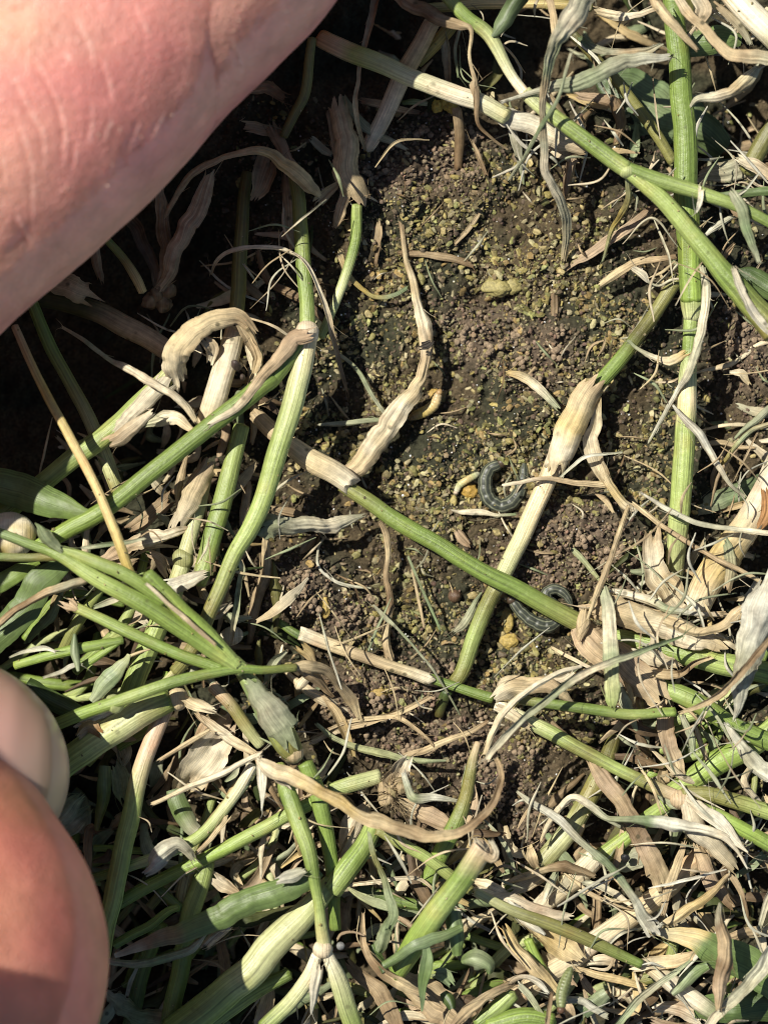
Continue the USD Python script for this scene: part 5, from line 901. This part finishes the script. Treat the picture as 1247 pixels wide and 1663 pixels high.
# bottom right straw
D('wide brown mottled leaf slanting above the long straight straw', '958,1232,16;976,1256,26;1006,1298,30;1026,1332,32;1050,1378,36;1068,1420,36;1074,1446,28', [2.6, 3.0, 3.2, 3.2, 2.8], 'tan>pink>tan>brown>pink>tan>straw', curl=.2, wig=.3)
D('grey green strap running from the soil to a flared end in the straw', '840,1286,5;866,1306,12;904,1331,15;938,1362,14;972,1391,14;1004,1424,13;1029,1460,14;1044,1488,22;1058,1508,34', [2.4, 3.6, 4.4, 4.6, 4.2], 'grey>white>grey>sage>grey>white', 'grey', curl=.25, wig=.2)
D('whitish kinked leaf lying across the brown mottled leaf', '877,1366,5;888,1342,9;906,1316,12;930,1298,12;958,1312,13;989,1331,10;1030,1332,14;1063,1334,22;1100,1340,22;1164,1356,14;1194,1380,8;1214,1412,3', [2.6, 3.8, 4.2, 4.4, 4.0], 'straw>cream>grey>sage>white>cream>white', 'grey', curl=.35)
D('brownish pink leaf standing behind the long straw', '1130,1370,18;1142,1402,28;1158,1436,30;1186,1468,18', [2.2, 2.6, 2.4], 'tan>pink>brown', curl=.35)
D('narrow tan leaf folded upright on the long straw', '1112,1366,10;1100,1402,14;1086,1440,16;1074,1486,10', [3.0, 3.4, 3.2], 'tan>straw>tan', curl=.4)
D('yellow tan curved leaf sweeping to the cream sheath end', '1076,1500,10;1106,1486,20;1134,1468,18;1160,1446,12;1184,1420,8', [3.0, 3.4, 3.4], 'straw>ystraw>tan', curl=.45)
DS('thin brown strip hooking down from the cream sheath end', '1190,1422,14;1202,1448,10;1210,1480,9;1216,1508,5', [3.2, 3.2, 2.6], 'tan>brown', curl=.4)
D('twisted brown grey leaf standing at the corner over the pale blade', '1172,1470,8;1170,1496,18;1178,1530,26;1180,1562,28;1174,1600,26;1168,1640,8', [4.8, 5.6, 6.0, 5.6], 'grey>brown>tan>brown>pink>tan', curl=.4)
D('whitish leaf slanting through the bottom corner', '1264,1526,20;1236,1576,24;1197,1614,22;1164,1650,18;1140,1690,14', [5.0, 5.2, 5.0], 'white>grey>cream', 'grey', curl=.35)
D('tan leaf strip lying behind the twisted leaf at the corner', '1264,1516,20;1220,1518,22;1178,1528,16', [2.6, 2.8], 'straw>tan', curl=.3)
D('straw leaf with a dark end under the yellow green stem', '1024,1572,14;1060,1566,24;1100,1560,24;1142,1548,10', [3.0, 3.2, 3.0], 'cream>straw>tan', curl=.35)
D('flat straw splinter beside the green caterpillar', '934,1574,10;974,1586,13;1012,1594,14;1048,1604,10', [2.8, 3.0], 'straw>ystraw', wig=.1)
DS('grey green strand at the bottom edge curving to the straw leaf', '994,1674,12;1030,1634,14;1063,1602,13;1096,1580,10;1120,1560,4', [4.2, 4.6, 4.4], 'sage>grey>ggreen', 'grey', curl=.4)
D('grey white leaf arching under the green caterpillar', '916,1626,12;940,1626,14;962,1636,14;990,1652,10', [3.6, 3.6], 'grey>white>grey', 'grey', curl=.3)
D('yellow straw leaf running down to the green caterpillar', '822,1508,14;846,1546,22;872,1576,24;898,1604,20;912,1620,10', [3.0, 3.2, 3.0], 'ystraw>straw>ystraw', curl=.35)
D('broad straw leaf ending at the tail of the green caterpillar', '856,1498,26;890,1520,38;924,1544,40;940,1558,20', [2.6, 3.0, 2.8], 'straw>ystraw>straw', curl=.25)
D('ribbed pink straw piece under the yellow green stem', '880,1556,24;906,1578,36;930,1600,18', [1.6, 1.8], 'straw>pink', curl=.3)
D('cream shaded leaf folded along the yellow green stem', '768,1452,16;800,1462,26;850,1476,28;896,1486,24;926,1490,10', [2.6, 2.9, 2.9], 'cream>cream>pink>cream', curl=.35)
D('white pointed leaf crossing under the yellow green stem', '826,1470,16;846,1490,22;870,1506,16;884,1518,6', [3.4, 3.6], 'white>cream>white', curl=.3)
D('wide cream straw beside the cut hollow stem', '766,1434,22;800,1450,30;842,1466,18', [2.2, 2.6], 'straw>cream>straw', curl=.35)
DS('tan twisted strip along the shiny olive stem foot', '820,1436,8;850,1424,12;890,1410,14;918,1402,22;944,1414,16;966,1424,8', [2.2, 2.6, 2.8, 2.4], 'tan>straw>brown>tan', curl=.5)
D('pale ribbed straw pieces under the twisted strip', '826,1452,18;850,1440,24;876,1420,20', [1.8, 2.0], 'cream>straw')
DS('small greenish leaf hanging off the twisted strip', '902,1416,10;892,1440,16;884,1462,10', [2.6, 2.8], 'ggreen>cream', 'grey')
DS('whitish strip reaching under the grey green strap', '946,1434,8;974,1440,12;1000,1452,13;1024,1470,6', [2.6, 2.9], 'grey>cream', 'grey')
D('brown upright scrap between straw pieces', '966,1448,10;968,1480,16;966,1516,12', [1.2, 1.2], 'tan>brown')
D('dusty grey leaf carrying a black speck near the long straw', '992,1404,18;1016,1396,36;1050,1386,38;1086,1374,20', [1.6, 2.0, 1.8], 'ggreen>grey>olive', 'grey', curl=.2)
thing('dark_insect', 'insect husk', 'shiny black speck of an insect on the dusty grey leaf', lump(P(1015., 1394., 2.7), .24, np.array([.02, .02, .022]), 'stem', 77, (1, 1.2, .7), fine=True, amp=.4))
D('curled cream scrap under the straw leaf', '958,1566,14;980,1560,22;1006,1568,12', [2.2, 2.4], 'cream>tan', curl=.5)
D('brown bract poking out near the splinter', '944,1584,8;954,1600,14;974,1622,8', [2.4, 2.2], 'pink>tan')
D('pale cream leaf curl at the bottom edge by the corner', '1060,1640,12;1090,1634,24;1120,1644,26;1140,1662,14', [2.2, 2.6], 'cream>pink>cream', curl=.5)
DS('brown thin stalk standing beside the green caterpillar head', '896,1612,6;892,1640,8;886,1680,8', [4.4, 4.4], 'brown>tan')
D('pale strip at the bottom edge beside the brown stalk', '842,1600,10;862,1622,12;880,1650,10', [3.2, 3.2], 'grey>ggreen', 'grey')
DS('straw ends in a fan at the bottom edge', '826,1596,10;848,1588,9;872,1596,12;890,1612,6', [3.6, 3.8], 'tan>white')
D('pinkish leaf at the bottom corner below the straw piece', '1060,1660,14;1078,1668,24;1110,1672,20', [3, 3], 'pink>tan')
D('dull strip at the corner edge by the long leaf', '1264,1430,12;1246,1460,12;1232,1512,6', [3.0, 3.2], 'cream>grey', 'grey')
D('brown shaded leaf at the edge below the fork branches', '1224,1384,30;1250,1400,34;1275,1420,30', [1.2, 1.4], 'tan>brown')

# ------------------------------------------------------------------ specks on the stems, fine litter, grass around the picture
c = np.array([s_[0] for s_ in SPECKS]); rr = np.array([s_[1] for s_ in SPECKS]); r_ = np.random.default_rng(5)
pk = r_.random(len(c)) < .55; c, rr = c[pk], rr[pk]
g = dict(many(c, rr, CHIP[r_.integers(0, len(CHIP), len(c))] * .8, lambda q_, k: q_.uniform(.5, 1.2, (k, 3)), 92), mat='flake', smooth=False)
m = put('frass_dust', g); tag(m.GetPrim(), 'olive specks of frass stuck to the stems', kind='stuff')

def shreds(n, where, zlo, zhi, lo, hi, wlo, whi, cols, sd, mats=('dry',)):
    r_ = np.random.default_rng(sd); out = []
    for _ in range(n):
        x, y = where(r_); a = r_.uniform(0, 2 * math.pi); L = r_.uniform(lo, hi); b = a + r_.normal(0, .5); w = r_.uniform(wlo, whi)
        c0 = (x - L / 2 * math.cos(a), y - L / 2 * math.sin(a)); c2 = (x + L / 2 * math.cos(b), y + L / 2 * math.sin(b))
        gz_ = ground(*P(np.array([x]), np.array([y]), 0.)[:, :2].T)[0]; z = gz_ + r_.uniform(zlo, zhi)
        out.append(ribbon(f'{c0[0]:.1f},{c0[1]:.1f},{w * .4:.1f};{x:.1f},{y:.1f},{w:.1f};{c2[0]:.1f},{c2[1]:.1f},{w * .3:.1f}', [z, z + r_.uniform(.1, .8), z + r_.uniform(-.3, .3)], cols[r_.integers(0, len(cols))], mats[r_.integers(0, len(mats))], cols=5, curl=.4, rag=.2))
    return out
LIT = ['tan>brown', 'straw>tan', 'brown>dbrown', 'tan>pink', 'cream>straw', 'grey>tan', 'olive>dolive', 'ystraw>tan', 'dolive>dgreen', 'ggreen>grey', 'sage>ggreen', 'straw>cream']
def edge_spot(r_):
    while True:
        x, y = r_.uniform(-40, 1290), r_.uniform(-40, 1700)
        if (((x - 800) / 360) ** 2 + ((y - 720) / 560) ** 2) > 1.0 and not (x < 560 and y < 760 and x + y < 820): return x, y
def low_spot(r_): return r_.uniform(0, 1247), r_.uniform(1330, 1690)
def left_spot(r_): return r_.uniform(60, 470), r_.uniform(780, 1420)
def right_spot(r_): return r_.uniform(1020, 1270), r_.uniform(900, 1360)
def any_spot(r_):
    while True:
        x, y = r_.uniform(0, 1247), r_.uniform(0, 1663)
        if ((x - 760) / 300) ** 2 + ((y - 640) / 420) ** 2 > 1 and x * .7 + y * .71 > 560 and (x > 200 or y < 1000): return x, y
def corner_spot(r_):
    k = r_.integers(0, 3)
    return (r_.uniform(830, 1247), r_.uniform(0, 330)) if k == 0 else (r_.uniform(1000, 1247), r_.uniform(900, 1300)) if k == 1 else (r_.uniform(620, 1247), r_.uniform(1380, 1663))
def bits_spot(r_): return r_.uniform(420, 1240), r_.uniform(180, 1400)
m = put('dry_litter', join(shreds(300, edge_spot, .0, .8, 40, 150, 6, 22, LIT, 201) + shreds(220, low_spot, .3, 2.6, 40, 170, 7, 24, LIT, 202) + shreds(120, left_spot, .2, 2.2, 40, 120, 7, 20, LIT, 203) + shreds(60, right_spot, .2, 2.5, 40, 130, 7, 20, LIT, 207), smooth=50)); tag(m.GetPrim(), 'bed of dry grass shreds on the soil under the stems', kind='stuff')
m = put('fine_fibres', join(shreds(170, bits_spot, .02, .25, 18, 70, 2, 4.5, ['straw', 'tan', 'grey', 'brown', 'ggreen', 'cream'], 204) + shreds(330, any_spot, .8, 4.6, 30, 130, 2.2, 5.5, ['cream>tan', 'tan', 'grey>cream', 'ggreen', 'straw', 'white>grey'], 205) + shreds(130, corner_spot, 1.0, 5.5, 40, 150, 2.5, 7, ['white>grey', 'cream>tan', 'grey>ggreen', 'white'], 209), smooth=50)); tag(m.GetPrim(), 'hair thin fibres of dry grass on the soil', kind='stuff')

r_ = np.random.default_rng(303)
def shoots(n, x0, x1, y0, y1, ang, where):
    for k in range(n):
        x, y = r_.uniform(x0, x1), r_.uniform(y0, y1); a = math.radians(ang) + r_.normal(0, .5); L = r_.uniform(120, 260); w = r_.uniform(6, 12); b = r_.normal(0, 30)
        z = float(soil_at(x, y)[0, 2]) + r_.uniform(.4, 1.5); q_ = [(x + L * u * math.cos(a) - b * (1 - 4 * u * u) * math.sin(a), y - L * u * math.sin(a) - b * (1 - 4 * u * u) * math.cos(a)) for u in (-.5, 0, .5)]
        thing('grass_shoot', 'grass shoot', 'thin green shoot lying low ' + where, tube(';'.join(f'{u:.0f},{v:.0f},{ww:.1f}' for (u, v), ww in zip(q_, (w * .9, w, w * .7))), [z, z + .5, z - .2], ['green>lgreen>bright', 'lgreen>pale', 'bright>green', 'olive>lgreen'][k % 4], sides=12), group='thin shoots ' + where)
shoots(16, 90, 480, 1300, 1640, 50, 'among the stems around the broad dusky blade')
shoots(10, 40, 260, 960, 1180, 20, 'under the runners above the thumb')
shoots(12, 620, 1200, 1480, 1650, 30, 'under the straw along the bottom edge')
shoots(7, 1080, 1240, 1060, 1330, 35, 'under the stems near the silky white leaf')

def around_spot(r_):
    while True:
        x, y = r_.uniform(-1100, 2350), r_.uniform(-1100, 2760)
        if not (-60 < x < 1310 and -60 < y < 1720): return x, y
around = shreds(420, around_spot, .1, 1.8, 70, 260, 10, 34, LIT, 206)
m = put('surrounding_litter', join(around, smooth=50)); tag(m.GetPrim(), 'dry grass litter continuing beyond the parted patch', kind='stuff')
r_ = np.random.default_rng(208); out = []
for _ in range(150):
    x, y = around_spot(r_); a = r_.uniform(0, 6.28); L = r_.uniform(150, 500)
    pts_ = [(x + L * k * math.cos(a + .3 * k) , y + L * k * math.sin(a + .3 * k)) for k in (0, .5, 1)]
    if any(-70 < u < 1320 and -70 < v < 1730 for u, v in pts_): continue
    out.append(tube(';'.join(f'{u:.1f},{v:.1f},{w}' for (u, v), w in zip(pts_, (r_.uniform(9, 20), 15, 9))), [1.0, 2.4, 1.6], ['green>lgreen', 'bright>olive', 'pale>green', 'straw>tan'][r_.integers(0, 4)], sides=10, dust=False))
m = put('surrounding_grass', join(out)); tag(m.GetPrim(), 'green grass stems continuing beyond the parted patch', kind='stuff')
